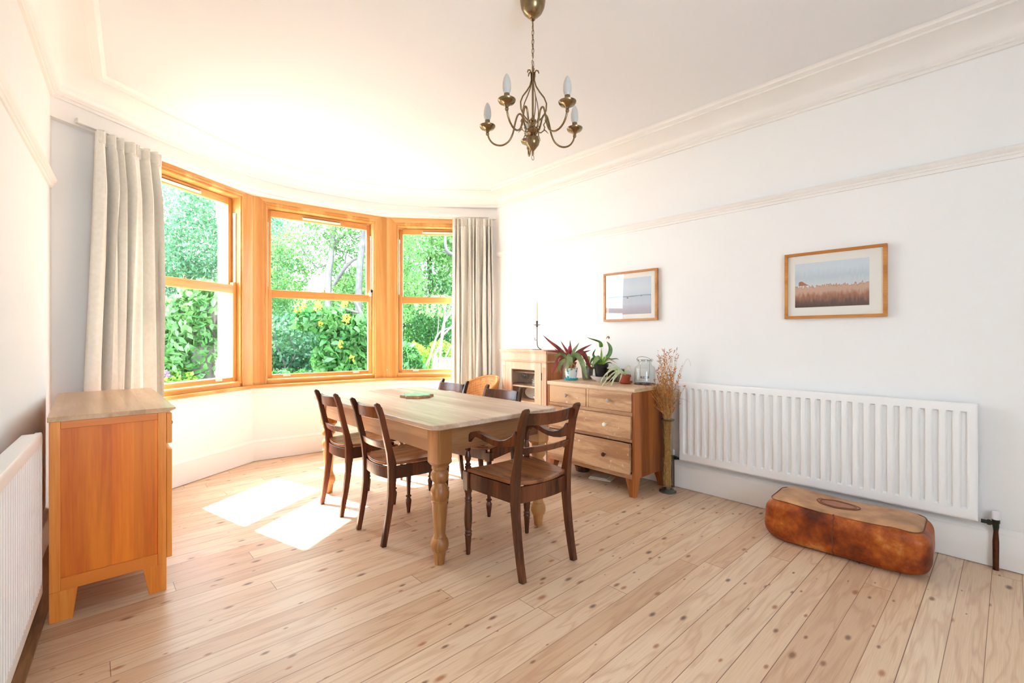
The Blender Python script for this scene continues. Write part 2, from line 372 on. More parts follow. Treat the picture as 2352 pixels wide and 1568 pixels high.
# floor and ceiling follow the bay
poly = [(XL-.3, YB-.3), (XR+.3, YB-.3), (XR+.3, 4.3), (2.75, 5.2), (1.1, 5.34), (-.4, 4.3)]
struct('floor', MB().prism(poly, -.06, 0), M_floor)
struct('ceiling', MB().prism(poly, H, H+.1), M_ceil)
struct('wall_left', MB().prism([(XL-.25, YB-.3), (XL, YB-.3), (P0.x, P0.y), (P0.x-.25, P0.y+.1)], 0, H), M_wall)
struct('wall_right', MB().box((XR, YB-.3, 0), (XR+.25, 4.35, H)), M_wall)
b = MB()                                     # back wall behind the viewer, with an unseen opening added to let in fill daylight
b.box((XL-.2, YB-.25, 0), (-.35, YB, H)); b.box((.9, YB-.25, 0), (XR, YB, H)); b.box((-.35, YB-.25, 0), (.9, YB, .8)); b.box((-.35, YB-.25, 2.15), (.9, YB, H))
struct('wall_back', b, M_wall)

# ---- bay: each facet in local (u along, v outward, z)
def fac(o, q):
    d = (q-o); a = math.atan2(d.y, d.x); return Matrix.Translation((o.x, o.y, 0)) @ Matrix.Rotation(a, 4, 'Z'), d.length, a
FA = [fac(P0, PA), fac(PA, PB), fac(PB, P3)]
L1, L2, L3 = FA[0][1], FA[1][1], FA[2][1]
GL = [(L1-1.19, L1-.19), (.18, 1.18), (.172, 1.03)]     # glass extents of the three windows
ZS = [1.012, 1.0, .992]                                  # the heads step very slightly
b = MB()
for (M, L, a), (g0, g1), k in zip(FA, GL, range(3)):
    b.box((-.08, 0, 0), (L+.08, .3, .722), M)
    b.box((-.06, .02, 2.64), (L+.06, .3, H), M)
    if k == 0: b.box((-.1, 0, .7), (g0-.181, .3, H), M)
    if k == 2: b.box((g1+.16, 0, .7), (L+.05, .3, H), M)
struct('wall_bay', b, M_wall)

# ---- curved bulkhead over the window heads, then the cornice all round
off = []
def offs(p, q, dd): v = (q-p).normalized(); n = Vector((v.y, -v.x)); return p+n*dd, q+n*dd, v
a0, a1, va = offs(P0, PA, .055); b0, b1, vb = offs(PA, PB, .06); c0, c1, vc = offs(PB, P3, .055)
def isect(p, v, q, w_):
    dn = v.x*w_.y-v.y*w_.x; t = ((q.x-p.x)*w_.y-(q.y-p.y)*w_.x)/dn; return p+v*t
A2 = isect(a0, va, b0, vb); B2 = isect(b0, vb, c0, vc)
def bez(p, c, q, n): return [(p*(1-t)**2+c*2*t*(1-t)+q*t*t) for t in [i/n for i in range(n+1)]]
S = [a0-va*.10]+bez(A2-va*.62, A2, A2+vb*.5, 14)+bez(B2-vb*.45, B2, B2+vc*.5, 14)+[c1+vc*.08]
b = MB()
outer = [P3, PB, PA, P0]
pl = [tuple(p) for p in S]+[tuple(p) for p in outer]
b.prism(pl[::-1], 2.63, H-.005)
struct('trim_4', b, M_trim)
prof = [(0, 2.755), (.018, 2.755), (.018, 2.772), (.03, 2.776), (.03, 2.786), (.042, 2.792), (.05, 2.80)]
prof += [(.05+.15*(1-math.cos(t)), 2.80+.085*math.sin(t)) for t in [i/6*PI/2 for i in range(1, 7)]]
prof += [(.215, 2.885), (.215, 2.898), (.255, 2.902), (.262, 2.912), (.275, 2.919), (0, 2.919)]
path = [(xl(YB), YB), (S[0].x-.0, S[0].y)]+[tuple(p) for p in S[1:-1]]+[(XR, S[-1].y-.02), (XR, YB)]
path[1] = (xl(4.12), 4.12)
struct('trim_3', MB().sweep(path, prof, side=-1), M_trim)

# ---- picture rails
rp = [(0, 2.168), (.012, 2.168), (.014, 2.185), (.02, 2.188), (.02, 2.200), (.03, 2.206), (.036, 2.22), (.03, 2.232), (0, 2.240)]
struct('trim_1', MB().sweep([(XR, 4.13), (XR, YB)], rp, side=-1), M_trim)
struct('trim_2', MB().sweep([(xl(YB), YB), (xl(4.11), 4.11)], rp, side=-1), M_trim)
# ---- baseboards
sp_ = [(0, 0.004), (.02, .004), (.02, .165), (.014, .178), (.016, .188), (.006, .205), (0, .21)]
struct('baseboard_right', MB().sweep([(XR, 4.2), (XR, YB)], sp_, side=-1), M_trim)
struct('baseboard_left', MB().sweep([(xl(YB), YB), (P0.x, P0.y)], sp_, side=-1), M_trim)
struct('baseboard_bay', MB().sweep([tuple(P0), tuple(PA), tuple(PB), tuple(P3)], sp_, side=-1), M_trim)
# worn edge strip between the boards and the left wall
b = MB(); b.prism([(xl(1.2)+.02, 1.2), (xl(1.2)+.115, 1.2), (xl(4)+.115, 4.0), (xl(4)+.02, 4.0)], -.002, .006)
struct('trim_6', b, wood('stained_edge_board', lin('#7A5436'), lin('#B58A62'), 'Y', 8, .55, .1), bevel=.002)
# ---- window board (sill) running round the bay
sl = [(-.03, .724), (.028, .724), (.036, .730), (.036, .748), (.028, .757), (-.14, .757)]
struct('trim_5', MB().sweep([tuple(P0+va*.28), tuple(PA), tuple(PB), tuple(P3)], sl, side=-1), M_timberx, bevel=.001)

# ---- the three sash windows
def window(k):
    M, L, a = FA[k]; g0, g1 = GL[k]; s = ZS[k]
    def z(v): return .757+(v-.757)*s
    loc = (M.translation.x, M.translation.y, 0); rot = (0, 0, a)
    b = MB()
    o0, o1 = g0-.077, g1+.077
    lft = 0 if k else g0-.182; rgt = L if k < 2 else g1+.165
    T = 2.672
    def bd(pts):  # board from a (u,z) polygon, 2 cm thick, front at v=0
        n = len(pts); vs = [(u, 0, zz) for u, zz in pts]+[(u, .03, zz) for u, zz in pts]
        b.add(vs, [tuple(range(n)), tuple(range(2*n-1, n-1, -1))]+[(i, i+n, (i+1) % n+n, (i+1) % n) for i in range(n)])
    bd([(lft, .757), (o0, .757), (o0, z(2.59)), (lft, T)]); bd([(o1, .757), (rgt, .757), (rgt, T), (o1, z(2.59))])
    root = struct('window_%d' % (k+1), b, M_timber, loc=loc, rot=rot, bevel=.0015)
    b = MB(); bd([(lft, T), (o0, z(2.59)), (o1, z(2.59)), (rgt, T)])
    ob('head_board', b, M_timberx, root, bevel=.0015)
    # stepped mouldings and the box lining
    b = MB()
    def ring(i0, i1, v0, v1, bottom=False):
        ua, ub = g0-i0, g1+i0; ta = z(2.48)+.11*i0/.077; tb = z(2.48)+.11*i1/.077; uc, ud = g0-i1, g1+i1
        b.box((ua, v0, .757), (uc, v1, tb)); b.box((ud, v0, .757), (ub, v1, tb)); b.box((ua, v0, tb), (ub, v1, ta))
    ring(.077, .066, -.004, .03); ring(.066, .058, -.012, .03); ring(.058, .045, .002, .03)
    ring(.052, .045, .03, .165)
    ob('moulding', b, M_timber, root, bevel=.002)
    b = MB()
    b.box((o0, .002, .757), (o1, .05, z(.792))); b.box((g0-.05, -.004, z(.788)), (g1+.05, .03, z(.803))); b.box((g0-.05, .05, .757), (g1+.05, .17, z(.79)))
    ob('bottom_rail', b, M_timberx, root, bevel=.003)
    # lower sash (room side)
    e = .042
    b = MB()
    b.box((g0-e, .045, z(.806)), (g0, .085, z(1.715))); b.box((g1, .045, z(.806)), (g1+e, .085, z(1.715)))
    for u0, u1 in ((g0-e, g0-.004), (g1+.004, g1+e)):       # horns with a curved top
        b.add([(u0, .045, z(1.715)), (u1, .045, z(1.715)), (u1, .085, z(1.715)), (u0, .085, z(1.715)), (u0, .045, z(1.74)), ((u0+u1)/2+(.012 if u0 < g0 else -.012)*0, .045, z(1.745)), (u0 if u0 < g0 else u1, .085, z(1.745)), (u0, .085, z(1.74))],
              [(0, 1, 5, 4), (1, 2, 6, 5), (2, 3, 7, 6), (3, 0, 4, 7), (4, 5, 6, 7)])
    ls = ob('lower_sash', b, M_timber, root, bevel=.003)
    b = MB(); b.box((g0-.001, .045, z(.806)), (g1+.001, .085, z(.847))); b.box((g0-.001, .044, z(1.637)), (g1+.001, .087, z(1.715)))
    ob('sash_rail', b, M_timberx, ls, bevel=.003)
    ob('pane', MB().box((g0-.005, .062, z(.84)), (g1+.005, .067, z(1.64))), M_pane, ls, smooth=False)
    for u in ((g0+.14, g1-.14) if k == 1 else (((g1-.16),) if k == 0 else (g0+.16,))):
        b = MB(); b.box((u-.035, .038, z(.822)), (u+.035, .046, z(.85))); b.box((u-.018, .026, z(.842)), (u+.018, .046, z(.848))); b.lathe([(.004, 0), (.004, .003)], (u, .037, z(.835)), 8)
        ob('sash_lift', b, M_candle, ls, bevel=.002)
    b = MB(); u = (g0+g1)/2+.02; b.lathe([(.016, 0), (.016, .006), (.006, .01), (.006, .02), (.01, .028), (.004, .032)], (u, .066, z(1.715)), 12); b.box((u-.03, .058, z(1.715)), (u+.01, .074, z(1.722)))
    ob('sash_catch', b, M_brass, ls)
    # upper sash
    b = MB()
    b.box((g0-e, .098, z(1.65)), (g0, .138, z(2.535))); b.box((g1, .098, z(1.65)), (g1+e, .138, z(2.535)))
    us = ob('upper_sash', b, M_timber, root, bevel=.003)
    b = MB(); b.box((g0-.001, .098, z(2.475)), (g1+.001, .138, z(2.54))); b.box((g0-.001, .098, z(1.66)), (g1+.001, .138, z(1.708)))
    ob('sash_rail', b, M_timberx, us, bevel=.003)
    ob('pane', MB().box((g0-.005, .116, z(1.70)), (g1+.005, .121, z(2.48))), M_pane, us, smooth=False)
    # slim ventilator
    c = (g0+g1)/2; b = MB(); b.box((c-.2, .086, z(2.487)), (c+.2, .099, z(2.508)))
    for q in (-.192, .192): b.lathe([(.004, 0), (.004, .002)], (0, 0, 0), 8, Matrix.Translation((c+q, .086, z(2.498))) @ Matrix.Rotation(PI/2, 4, 'X'))
    v = ob('ventilator', b, M_white, root, bevel=.003)
    ob('ventilator_slot', MB().box((c-.19, .088, z(2.508)), (c+.19, .098, z(2.514))), M_dark, v)
    # white spiral balances in the jambs
    for sgn, u in ((1, g1+.038), (-1, g0-.038)):
        b = MB(); b.tube([(u, .114-.02*0+.0, z(1.72)), (u, .114, z(2.42))], .006, 8) if False else b.box((u-.004*sgn, .052, z(1.745)), (u+.004*sgn, .078, z(2.36)))
        b.box((u-.006*sgn, .05, z(2.36)), (u+.004*sgn, .08, z(2.40)))
        ob('sash_balance', b, M_white, root, bevel=.002)
    return root
wins = [window(k) for k in range(3)]
# key lock and hanging cord on the middle window
M, L, a = FA[1]; g0, g1 = GL[1]
lk = ob('lock', MB().box((g1+.012, .02, 1.70), (g1+.034, .05, 1.765)), M_white, wins[1], bevel=.004)
ob('lock_barrel', MB().lathe([(.012, 0), (.014, .01), (.014, .03), (.008, .034)], (g1+.03, .028, 1.745), 14), M_black, lk)
cp = [(g1+.022, .03, 1.70-.02*i) for i in range(20)]; cp = [(x+.004*math.sin(i*1.1), y, z_) for i, (x, y, z_) in enumerate(cp)]
ob('cord', MB().tube(cp, .0018, 6), M_white, lk)
# painted stone mullions outside, between the windows, with stopped chamfers
for nm, P in (('wall_outside_left', PA), ('wall_outside_right', PB)):
    b = MB(); M = (FA[0][0] if P is PA else FA[1][0]); L = (L1 if P is PA else L2); M2 = (FA[1][0] if P is PA else FA[2][0])
    def piece(M, u0, u1, n0, n1, z0, z1): b.box((u0, n0, z0), (u1, n1, z1), M)
    for z0, z1, ww in ((.2, .98, .088), (.98, 1.03, .076), (1.03, 2.36, .065), (2.36, 2.42, .076), (2.42, 2.9, .088)):
        piece(M, L-ww, L+.03, .17, .36, z0, z1); piece(M2, -.03, ww, .17, .36, z0, z1)
    struct(nm, b, M_trim, bevel=.01)
b = MB()
for (M, L, a) in FA: b.box((-.1, .3, -.6), (L+.1, .38, .80), M); b.box((-.1, .17, .77), (L+.1, .42, .82), M)
struct('wall_outside_base', b, M_trim)

# ================================================================ CURTAINS and track
def track_pts(t0, t1, n, dd=.05):
    """points along the bulkhead curve, pushed into the room"""
    seg = [0]
    for p, q in zip(S, S[1:]): seg.append(seg[-1]+(q-p).length)
    tot = seg[-1]; out = []
    for i in range(n):
        s_ = lerp(t0, t1, i/(n-1)); s_ = s_ if s_ >= 0 else s_
        j = 0
        while j < len(seg)-2 and seg[j+1] < s_: j += 1
        v = (S[j+1]-S[j]); L = v.length; v = v/L; nn = Vector((v.y, -v.x)); out.append((S[j]+v*(s_-seg[j])+nn*dd, v, nn))
    return out, tot
_, TOT = track_pts(0, 1, 2)
b = MB()
tp, _ = track_pts(.19, TOT-.14, 60, .012); b.sweep([tuple(p[0]) for p in tp], [(0, 2.642), (.022, 2.642), (.022, 2.668), (0, 2.668)], side=-1)
ct = ob('curtain_track', b, M_trim); tag(ct, 'white curtain track bent around the bay above the windows', 'curtain track')
def curtain(name, label, t0, t1, nf, zt, zb, amp, seed, spread=.0):
    rnd = random.Random(seed); NU, NV = nf*16+1, 46
    tp, _ = track_pts(t0, t1, NU, .055)
    ph = [rnd.uniform(-.5, .5) for _ in range(nf+3)]; am = [rnd.uniform(.65, 1.25) for _ in range(nf+3)]
    root = thing(name, label, 'curtain', (tp[NU//2][0].x, tp[NU//2][0].y, 0))
    ox, oy = root.location.x, root.location.y
    def shape(i, zf, extra):
        s_ = i/(NU-1)*nf; s_ += .28*math.sin(s_*1.9+seed); s_ = max(0, min(nf, s_)); j = int(s_); f = s_-j
        a = lerp(am[j], am[j+1], f); p = lerp(ph[j], ph[j+1], f)
        deep = amp*a*(.42+.75*min(1, zf*7)-.2*min(1, zf*1.6))
        q_ = math.sin(2*PI*s_+p*zf*2.6); wv = math.copysign(abs(q_)**.7, q_)+.30*math.sin(4*PI*s_+p*5+zf*2.6)+.10*math.sin(7*PI*s_+p*9+zf*5)
        if extra: wv = wv*.6; deep = amp*.7
        return deep*wv, .012*math.sin(3*PI*s_+p*6)*min(1, zf*3), s_
    def P(i, j):
        zf = j/(NV-1); z = lerp(zt, zb, zf)
        head = zf < .035
        d_, u_, s_ = shape(i, zf, head); u_ += .010*math.sin(zf*7+s_*2.3)*zf
        if head: d_ += .004*math.sin(i*PI*.5)
        pt, v, nn = tp[i]; q = pt+nn*(d_+.01)+v*(u_+spread*(i/(NU-1)-.5)*zf)
        return (q.x-ox, q.y-oy, z)
    b = MB(); b.grid(P, NU, NV); o = ob('drape', b, M_curt, root, solid=.003)
    def PH(i, j):      # gathered heading tape
        z = lerp(zt+.012, zt-.075, j/5); d_, u_, s_ = shape(i, 0.02, True)
        pt, v, nn = tp[i]; q = pt+nn*(d_+.016+.005*math.cos(i*PI*.7)+(.004 if j in (0,) else 0))+v*u_
        return (q.x-ox, q.y-oy, z)
    b = MB(); b.grid(PH, NU, 6); ob('heading', b, M_curt, root, solid=.002)
    return root
curtain('curtain', 'long cream curtain gathered at the left end of the bay, behind the orange oak cabinet', .27, .73, 6, 2.615, .03, .060, 3, .15)
curtain('curtain', 'long cream curtain gathered at the right end of the bay, beside the glazed pine cabinet', TOT-.56, TOT-.10, 8, 2.60, .03, .042, 11, .02)

# ================================================================ TABLE
def table():
    x0, x1, y0, y1 = 1.315, 2.275, 2.013, 3.765
    cx, cy = (x0+x1)/2, (y0+y1)/2; hx, hy = (x1-x0)/2, (y1-y0)/2
    t = thing('dining_table', 'large scrubbed pine farmhouse table on turned legs in the middle of the room', 'table', (cx, cy, 0))
    b = MB(); R = .05; pl = []
    for sx, sy, a0_ in ((1, 1, 0), (-1, 1, 90), (-1, -1, 180), (1, -1, 270)):
        for i in range(7):
            a = math.radians(a0_+15*i); pl.append((sx*(hx-R)+R*math.cos(a), sy*(hy-R)+R*math.sin(a)))
    b.prism(pl, .742, .77); ob('tabletop', b, M_tabletop, t, bevel=.005)
    lx, ly = hx-.095, hy-.095
    legp = [(.026, 0), (.029, .03), (.034, .058), (.034, .066), (.042, .074), (.049, .095), (.049, .115), (.043, .135), (.034, .146), (.036, .15), (.031, .158), (.033, .2), (.039, .28), (.042, .335), (.046, .338), (.046, .347), (.042, .35), (.046, .365), (.050, .385), (.049, .405), (.040, .425), (.032, .436), (.032, .442), (.044, .455), (.050, .472), (.049, .492), (.040, .508), (.036, .513), (.044, .518), (.044, .53), (.038, .536)]
    for sx in (-1, 1):
        for sy in (-1, 1):
            b = MB(); b.lathe(legp, (sx*lx, sy*ly, 0), 28)
            q = .047; b.hexa([(sx*lx-q, sy*ly-q, .553), (sx*lx+q, sy*ly-q, .553), (sx*lx+q, sy*ly+q, .553), (sx*lx-q, sy*ly+q, .553)], [(sx*lx-q, sy*ly-q, .742), (sx*lx+q, sy*ly-q, .742), (sx*lx+q, sy*ly+q, .742), (sx*lx-q, sy*ly+q, .742)])
            q2 = .034; b.hexa([(sx*lx-q2, sy*ly-q2, .533), (sx*lx+q2, sy*ly-q2, .533), (sx*lx+q2, sy*ly+q2, .533), (sx*lx-q2, sy*ly+q2, .533)], [(sx*lx-q, sy*ly-q, .553), (sx*lx+q, sy*ly-q, .553), (sx*lx+q, sy*ly+q, .553), (sx*lx-q, sy*ly+q, .553)])
            ob('leg', b, M_table, t)
    for sy in (-1, 1):
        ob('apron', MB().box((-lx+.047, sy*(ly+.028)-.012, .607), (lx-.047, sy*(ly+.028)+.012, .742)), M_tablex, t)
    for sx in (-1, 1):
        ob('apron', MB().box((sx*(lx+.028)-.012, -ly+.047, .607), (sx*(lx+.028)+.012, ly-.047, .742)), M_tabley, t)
    return t
table()

# ================================================================ CHAIRS
def side_chair(label, loc, rz):
    t = thing('dining_chair', label, 'chair', loc, rz)
    pts = [(-.205, 0), (-.188, .09), (-.170, .19), (-.155, .30), (-.148, .40), (-.150, .47), (-.165, .55), (-.185, .63), (-.202, .70), (-.215, .76), (-.228, .80), (-.243, .832), (-.256, .846)]
    ws = [.030, .033, .036, .040, .052, .052, .040, .036, .034, .034, .034, .030, .014]
    for s in (-1, 1):
        b = MB(); b.strip(pts, ws, s*.168-.013, s*.168+.013); ob('leg', b, M_maho, t, bevel=.004)
    prof = [(.011, 0), (.014, .03), (.019, .07), (.021, .088), (.013, .104), (.012, .108), (.020, .113), (.020, .120), (.012, .125), (.014, .18), (.019, .25), (.021, .275), (.014, .295), (.021, .302), (.021, .310), (.014, .317), (.020, .326), (.020, .335), (.016, .345), (.019, .36), (.019, .385)]
    for s in (-1, 1):
        b = MB(); b.lathe(prof, (.178, s*.205, 0), 18); b.box((.155, s*.205-.022, .382), (.199, s*.205+.022, .44)); ob('leg', b, M_maho, t, bevel=.002)
    def bent(name, z0, z1, xm, bow, th, mat=M_maho, lift=0):
        def P(i, j):
            tt = i/12*2-1; y = tt*.158; k = j % 4; x = xm-bow*(1-tt*tt)+(-th/2 if k in (0, 3) else th/2)-(.012 if k in (2, 3) else 0)
            return (x, y, (z0 if k in (0, 1) else z1)+lift*(1-tt*tt))
        b = MB(); vs = [P(i, j) for i in range(13) for j in range(4)]; fs = [(3, 2, 1, 0), (48, 49, 50, 51)]
        for i in range(12):
            for k in range(4): fs.append((4*i+k, 4*i+(k+1) % 4, 4*i+4+(k+1) % 4, 4*i+4+k))
        b.add(vs, fs); return ob(name, b, mat, t, bevel=.003)
    bent('crest_rail', .745, .818, -.202, .028, .018); bent('back_rail', .565, .607, -.168, .024, .015)
    seat(t, .168, .215, -.150, .205, .452)
    aprons(t, .168, .205, -.150, .178, .385, .452, .022)
    return t
def seat(t, wr, wf, xr, xf, z, mat=None):
    def P(i, j):
        u, v = i/16, j/12*2-1
        hw = lerp(wr, wf+.004, u)+.006; bow = .03*(1-v*v)*(1-u)
        x = lerp(xr, xf, u)-bow+.012*(1-v*v)*u; y = v*hw
        return (x, y, z+.014*abs(v)**2.2-.004*(1-v*v)*math.sin(u*PI)+(.004 if u < .1 else 0))
    b = MB(); b.grid(P, 17, 13); o = ob('seat', b, mat or M_mahoseat, t)
    md = o.modifiers.new('solid', 'SOLIDIFY'); md.thickness = .018; md.offset = 1
    md2 = o.modifiers.new('bevel', 'BEVEL'); md2.width = .004; md2.segments = 2; md2.limit_method = 'ANGLE'
def aprons(t, wr, wf, xr, xf, z0, z1, bow):
    for s in (-1, 1):
        a = Vector((xr+.02, s*wr)); c = Vector((xf-.02, s*wf)); d = (c-a).normalized(); n = Vector((-d.y, d.x))*.010
        b = MB(); q = [a-n, c-n, c+n, a+n]; b.hexa([(p.x, p.y, z0) for p in q], [(p.x, p.y, z1+.008) for p in q]); ob('seat_rail', b, M_maho, t, bevel=.002)
    b = MB(); b.box((xf-.010, -wf+.02, z0), (xf+.012, wf-.02, z1+.002)); ob('seat_rail', b, M_maho, t, bevel=.002)
    def P(i, j):
        tt = i/12*2-1; y = tt*(wr-.010); k = j
        return (xr-bow*(1-tt*tt)+(-.011 if k in (0, 3) else .009), y, z0 if k in (0, 1) else z1+.002)
    b = MB(); vs = [P(i, j) for i in range(13) for j in range(4)]; fs = [(3, 2, 1, 0), (48, 49, 50, 51)]
    for i in range(12):
        for k in range(4): fs.append((4*i+k, 4*i+(k+1) % 4, 4*i+4+(k+1) % 4, 4*i+4+k))
    b.add(vs, fs); ob('seat_rail', b, M_maho, t, bevel=.002)
c1 = side_chair('dark wooden side chair on the left side of the table, nearer the viewer', (1.482, 2.665, 0), math.radians(0))
c1['group'] = 'dark side chairs along the table'
def place(lbl, loc, rz):
    c = copy_tree(c1); c['label'] = lbl; c.location = loc; c.rotation_euler = (0, 0, rz); return c
place('dark wooden side chair on the left side of the table, nearer the bay window', (1.482, 3.285, 0), math.radians(1))
place('dark side chair across the table, in front of the glazed pine cabinet', (2.165, 2.66, 0), math.radians(190))
place('dark side chair across the table, in front of the right curtain', (2.185, 3.375, 0), math.radians(184))

def armchair():
    t = thing('armchair', 'dark wooden elbow chair with scrolled arms at the near end of the table', 'chair', (1.80, 1.872, 0), math.radians(87))
    pts = [(-.225, 0), (-.205, .09), (-.186, .20), (-.172, .31), (-.165, .40), (-.166, .47), (-.178, .55), (-.192, .63), (-.205, .71), (-.218, .78), (-.232, .825), (-.248, .857), (-.262, .870)]
    ws = [.034, .037, .041, .046, .056, .056, .042, .038, .036, .036, .036, .030, .014]
    for s in (-1, 1):
        b = MB(); b.strip(pts, ws, s*.186-.015, s*.186+.015); ob('leg', b, M_maho, t, bevel=.004)
    prof = [(.012, 0), (.015, .05), (.019, .105), (.021, .11), (.021, .117), (.017, .121), (.021, .127), (.021, .134), (.017, .138), (.02, .16), (.023, .2), (.022, .26), (.019, .295), (.021, .298), (.021, .304), (.018, .308), (.021, .314), (.021, .32), (.018, .325), (.018, .35), (.022, .356), (.022, .368)]
    for s in (-1, 1):
        y = s*.222
        b = MB(); b.lathe(prof, (.205, y, 0), 18); b.box((.182, y-.021, .366), (.228, y+.021, .475)); ob('leg', b, M_maho, t, bevel=.004)
    def bent(name, z0, z1, xm, bow, th, lift):
        vs = []; fs = [(3, 2, 1, 0), (48, 49, 50, 51)]
        for i in range(13):
            tt = i/12*2-1; y = tt*.174; bx = bow*(1-tt*tt)
            for k in range(4):
                vs.append((xm-bx+(-th/2 if k in (0, 3) else th/2)-(.014 if k in (2, 3) else 0), y, (z0 if k in (0, 1) else z1)-lift*(1-tt*tt)))
        for i in range(12):
            for k in range(4): fs.append((4*i+k, 4*i+(k+1) % 4, 4*i+4+(k+1) % 4, 4*i+4+k))
        ob(name, MB().add(vs, fs), M_maho, t, bevel=.003)
    bent('crest_rail', .782, .848, -.208, .026, .02, .006); bent('back_rail', .632, .668, -.186, .024, .016, .0)
    seat(t, .186, .228, -.166, .215, .458); aprons(t, .186, .222, -.166, .205, .378, .459, .022)
    for s in (-1, 1):
        pts = [(-.195, .722), (-.165, .702), (-.12, .682), (-.07, .672), (-.02, .671), (.03, .678), (.08, .689), (.125, .694), (.165, .684), (.195, .655), (.207, .62), (.21, .588)]
        ws = [.075, .052, .042, .036, .034, .033, .032, .031, .030, .030, .028, .026]
        b = MB(); n = len(pts); vs = []; L = []
        for i, (x, z) in enumerate(pts):
            a = pts[max(i-1, 0)]; c = pts[min(i+1, n-1)]; tx, tz = c[0]-a[0], c[1]-a[1]; l = math.hypot(tx, tz); nx, nz = -tz/l, tx/l
            k = (x+.195)/.405; y = s*lerp(.186, .222, max(0, min(1, k))); w_ = ws[i]/2; hw = .013+.005*math.sin(k*PI)
            vs += [(x+nx*w_, y-hw, z+nz*w_), (x-nx*w_, y-hw, z-nz*w_), (x-nx*w_, y+hw, z-nz*w_), (x+nx*w_, y+hw, z+nz*w_)]
        fs = [(3, 2, 1, 0), (4*n-4, 4*n-3, 4*n-2, 4*n-1)]
        for i in range(n-1):
            for k in range(4): fs.append((4*i+k, 4*i+(k+1) % 4, 4*i+4+(k+1) % 4, 4*i+4+k))
        b.add(vs, fs); arm = ob('armrest', b, M_maho, t, bevel=.004)
        b = MB(); b.lathe([(.017, .475), (.017, .487), (.020, .49), (.020, .496), (.013, .503), (.019, .509), (.013, .516), (.011, .52), (.017, .54), (.019, .552), (.014, .572), (.011, .585), (.014, .59)], (.207, s*.222, 0), 16); ob('arm_support', b, M_maho, arm)
armchair()

# ================================================================ ORANGE OAK CABINET
def cabinet():
    t = thing('oak_cabinet', 'orange oak sideboard with panelled end and pale top against the left wall', 'cabinet', (.085, 3.375, 0))
    x0, x1, y0, y1 = -.205, .200, -.585, .585   # carcass
    # end panels
    for s in (-1, 1):
        ye = y0 if s < 0 else y1; yi = ye-s*.024
        b = MB()
        b.box((x0, ye, .13), (x0+.036, yi, .865)); b.box((x1-.034, ye, .13), (x1, yi, .865))
        def legp(xa, xb, xc, xd):  # tapered leg, full at the top
            b.hexa([(xc, min(ye, yi), 0), (xd, min(ye, yi), 0), (xd, max(ye, yi)+.0, 0), (xc, max(ye, yi), 0)], [(xa, min(ye, yi), .13), (xb, min(ye, yi), .13), (xb, max(ye, yi), .13), (xa, max(ye, yi), .13)])
        legp(x0, x0+.09, x0, x0+.075); legp(x1-.09, x1, x1-.066, x1)
        en = ob('end_frame', b, M_oak, t, bevel=.0015)
        mr_ = wood('orange_oak_rail%d' % s, lin('#DC7A20'), lin('#F09A40'), 'X', 10, .36, .05)
        for za, zb in ((.832, .865), (.13, .185)): ob('end_rail', MB().box((x0+.036, ye, za), (x1-.034, yi, zb)), mr_, t, bevel=.0015)
        ob('end_panel', MB().box((x0+.034, ye-s*.010, .183), (x1-.032, yi, .834)), M_oakpanel, t)
    b = MB(); b.box((x0, y0+.024, .15), (x0+.012, y1-.024, .865)); ob('back_panel', b, M_oak, t)
    ob('base_panel', MB().box((x0+.012, y0+.024, .15), (x1-.005, y1-.024, .17)), M_oak, t)
    b = MB(); b.box((x1-.02, y0+.024, .13), (x1, y1-.024, .165)); b.box((x1-.02, y0+.024, .685), (x1, y1-.024, .705)); b.box((x1-.02, y0+.024, .845), (x1, y1-.024, .865)); b.box((x1-.02, -.012, .165), (x1, .012, .685))
    ob('front_frame', b, M_oak, t)
    for ya, yb in ((y0+.004, -.203), (-.197, .197), (.203, y1-.004)):
        d = ob('drawer', MB().box((x1+.001, ya, .712), (x1+.022, yb, .858)), M_oak, t, bevel=.002)
        ob('knob', MB().lathe([(.006, 0), (.006, .008), (.013, .014), (.013, .02), (.004, .024)], (0, 0, 0), 14, Matrix.Translation((x1+.022, (ya+yb)/2, .785)) @ Matrix.Rotation(PI/2, 4, 'Y')), M_iron, d)
        d = ob('door', MB().box((x1+.001, ya, .155), (x1+.022, yb, .683)), M_oak, t, bevel=.002)
        ob('knob', MB().lathe([(.006, 0), (.006, .008), (.013, .014), (.013, .02), (.004, .024)], (0, 0, 0), 14, Matrix.Translation((x1+.022, yb-.04, .45)) @ Matrix.Rotation(PI/2, 4, 'Y')), M_iron, d)
    # top, undercut along the front edge
    b = MB(); ya, yb = y0-.008, y1+.008
    pr = [(-.21, .865), (.205, .865), (.236, .879), (.236, .887), (-.21, .887)]
    vs = [(x, ya, z) for x, z in pr]+[(x, yb, z) for x, z in pr]
    b.add(vs, [(0, 1, 2, 3, 4), (9, 8, 7, 6, 5)]+[(i, i+5, (i+1) % 5+5, (i+1) % 5) for i in range(5)])
    ob('top', b, M_oaktop, t, bevel=.0015)
cabinet()

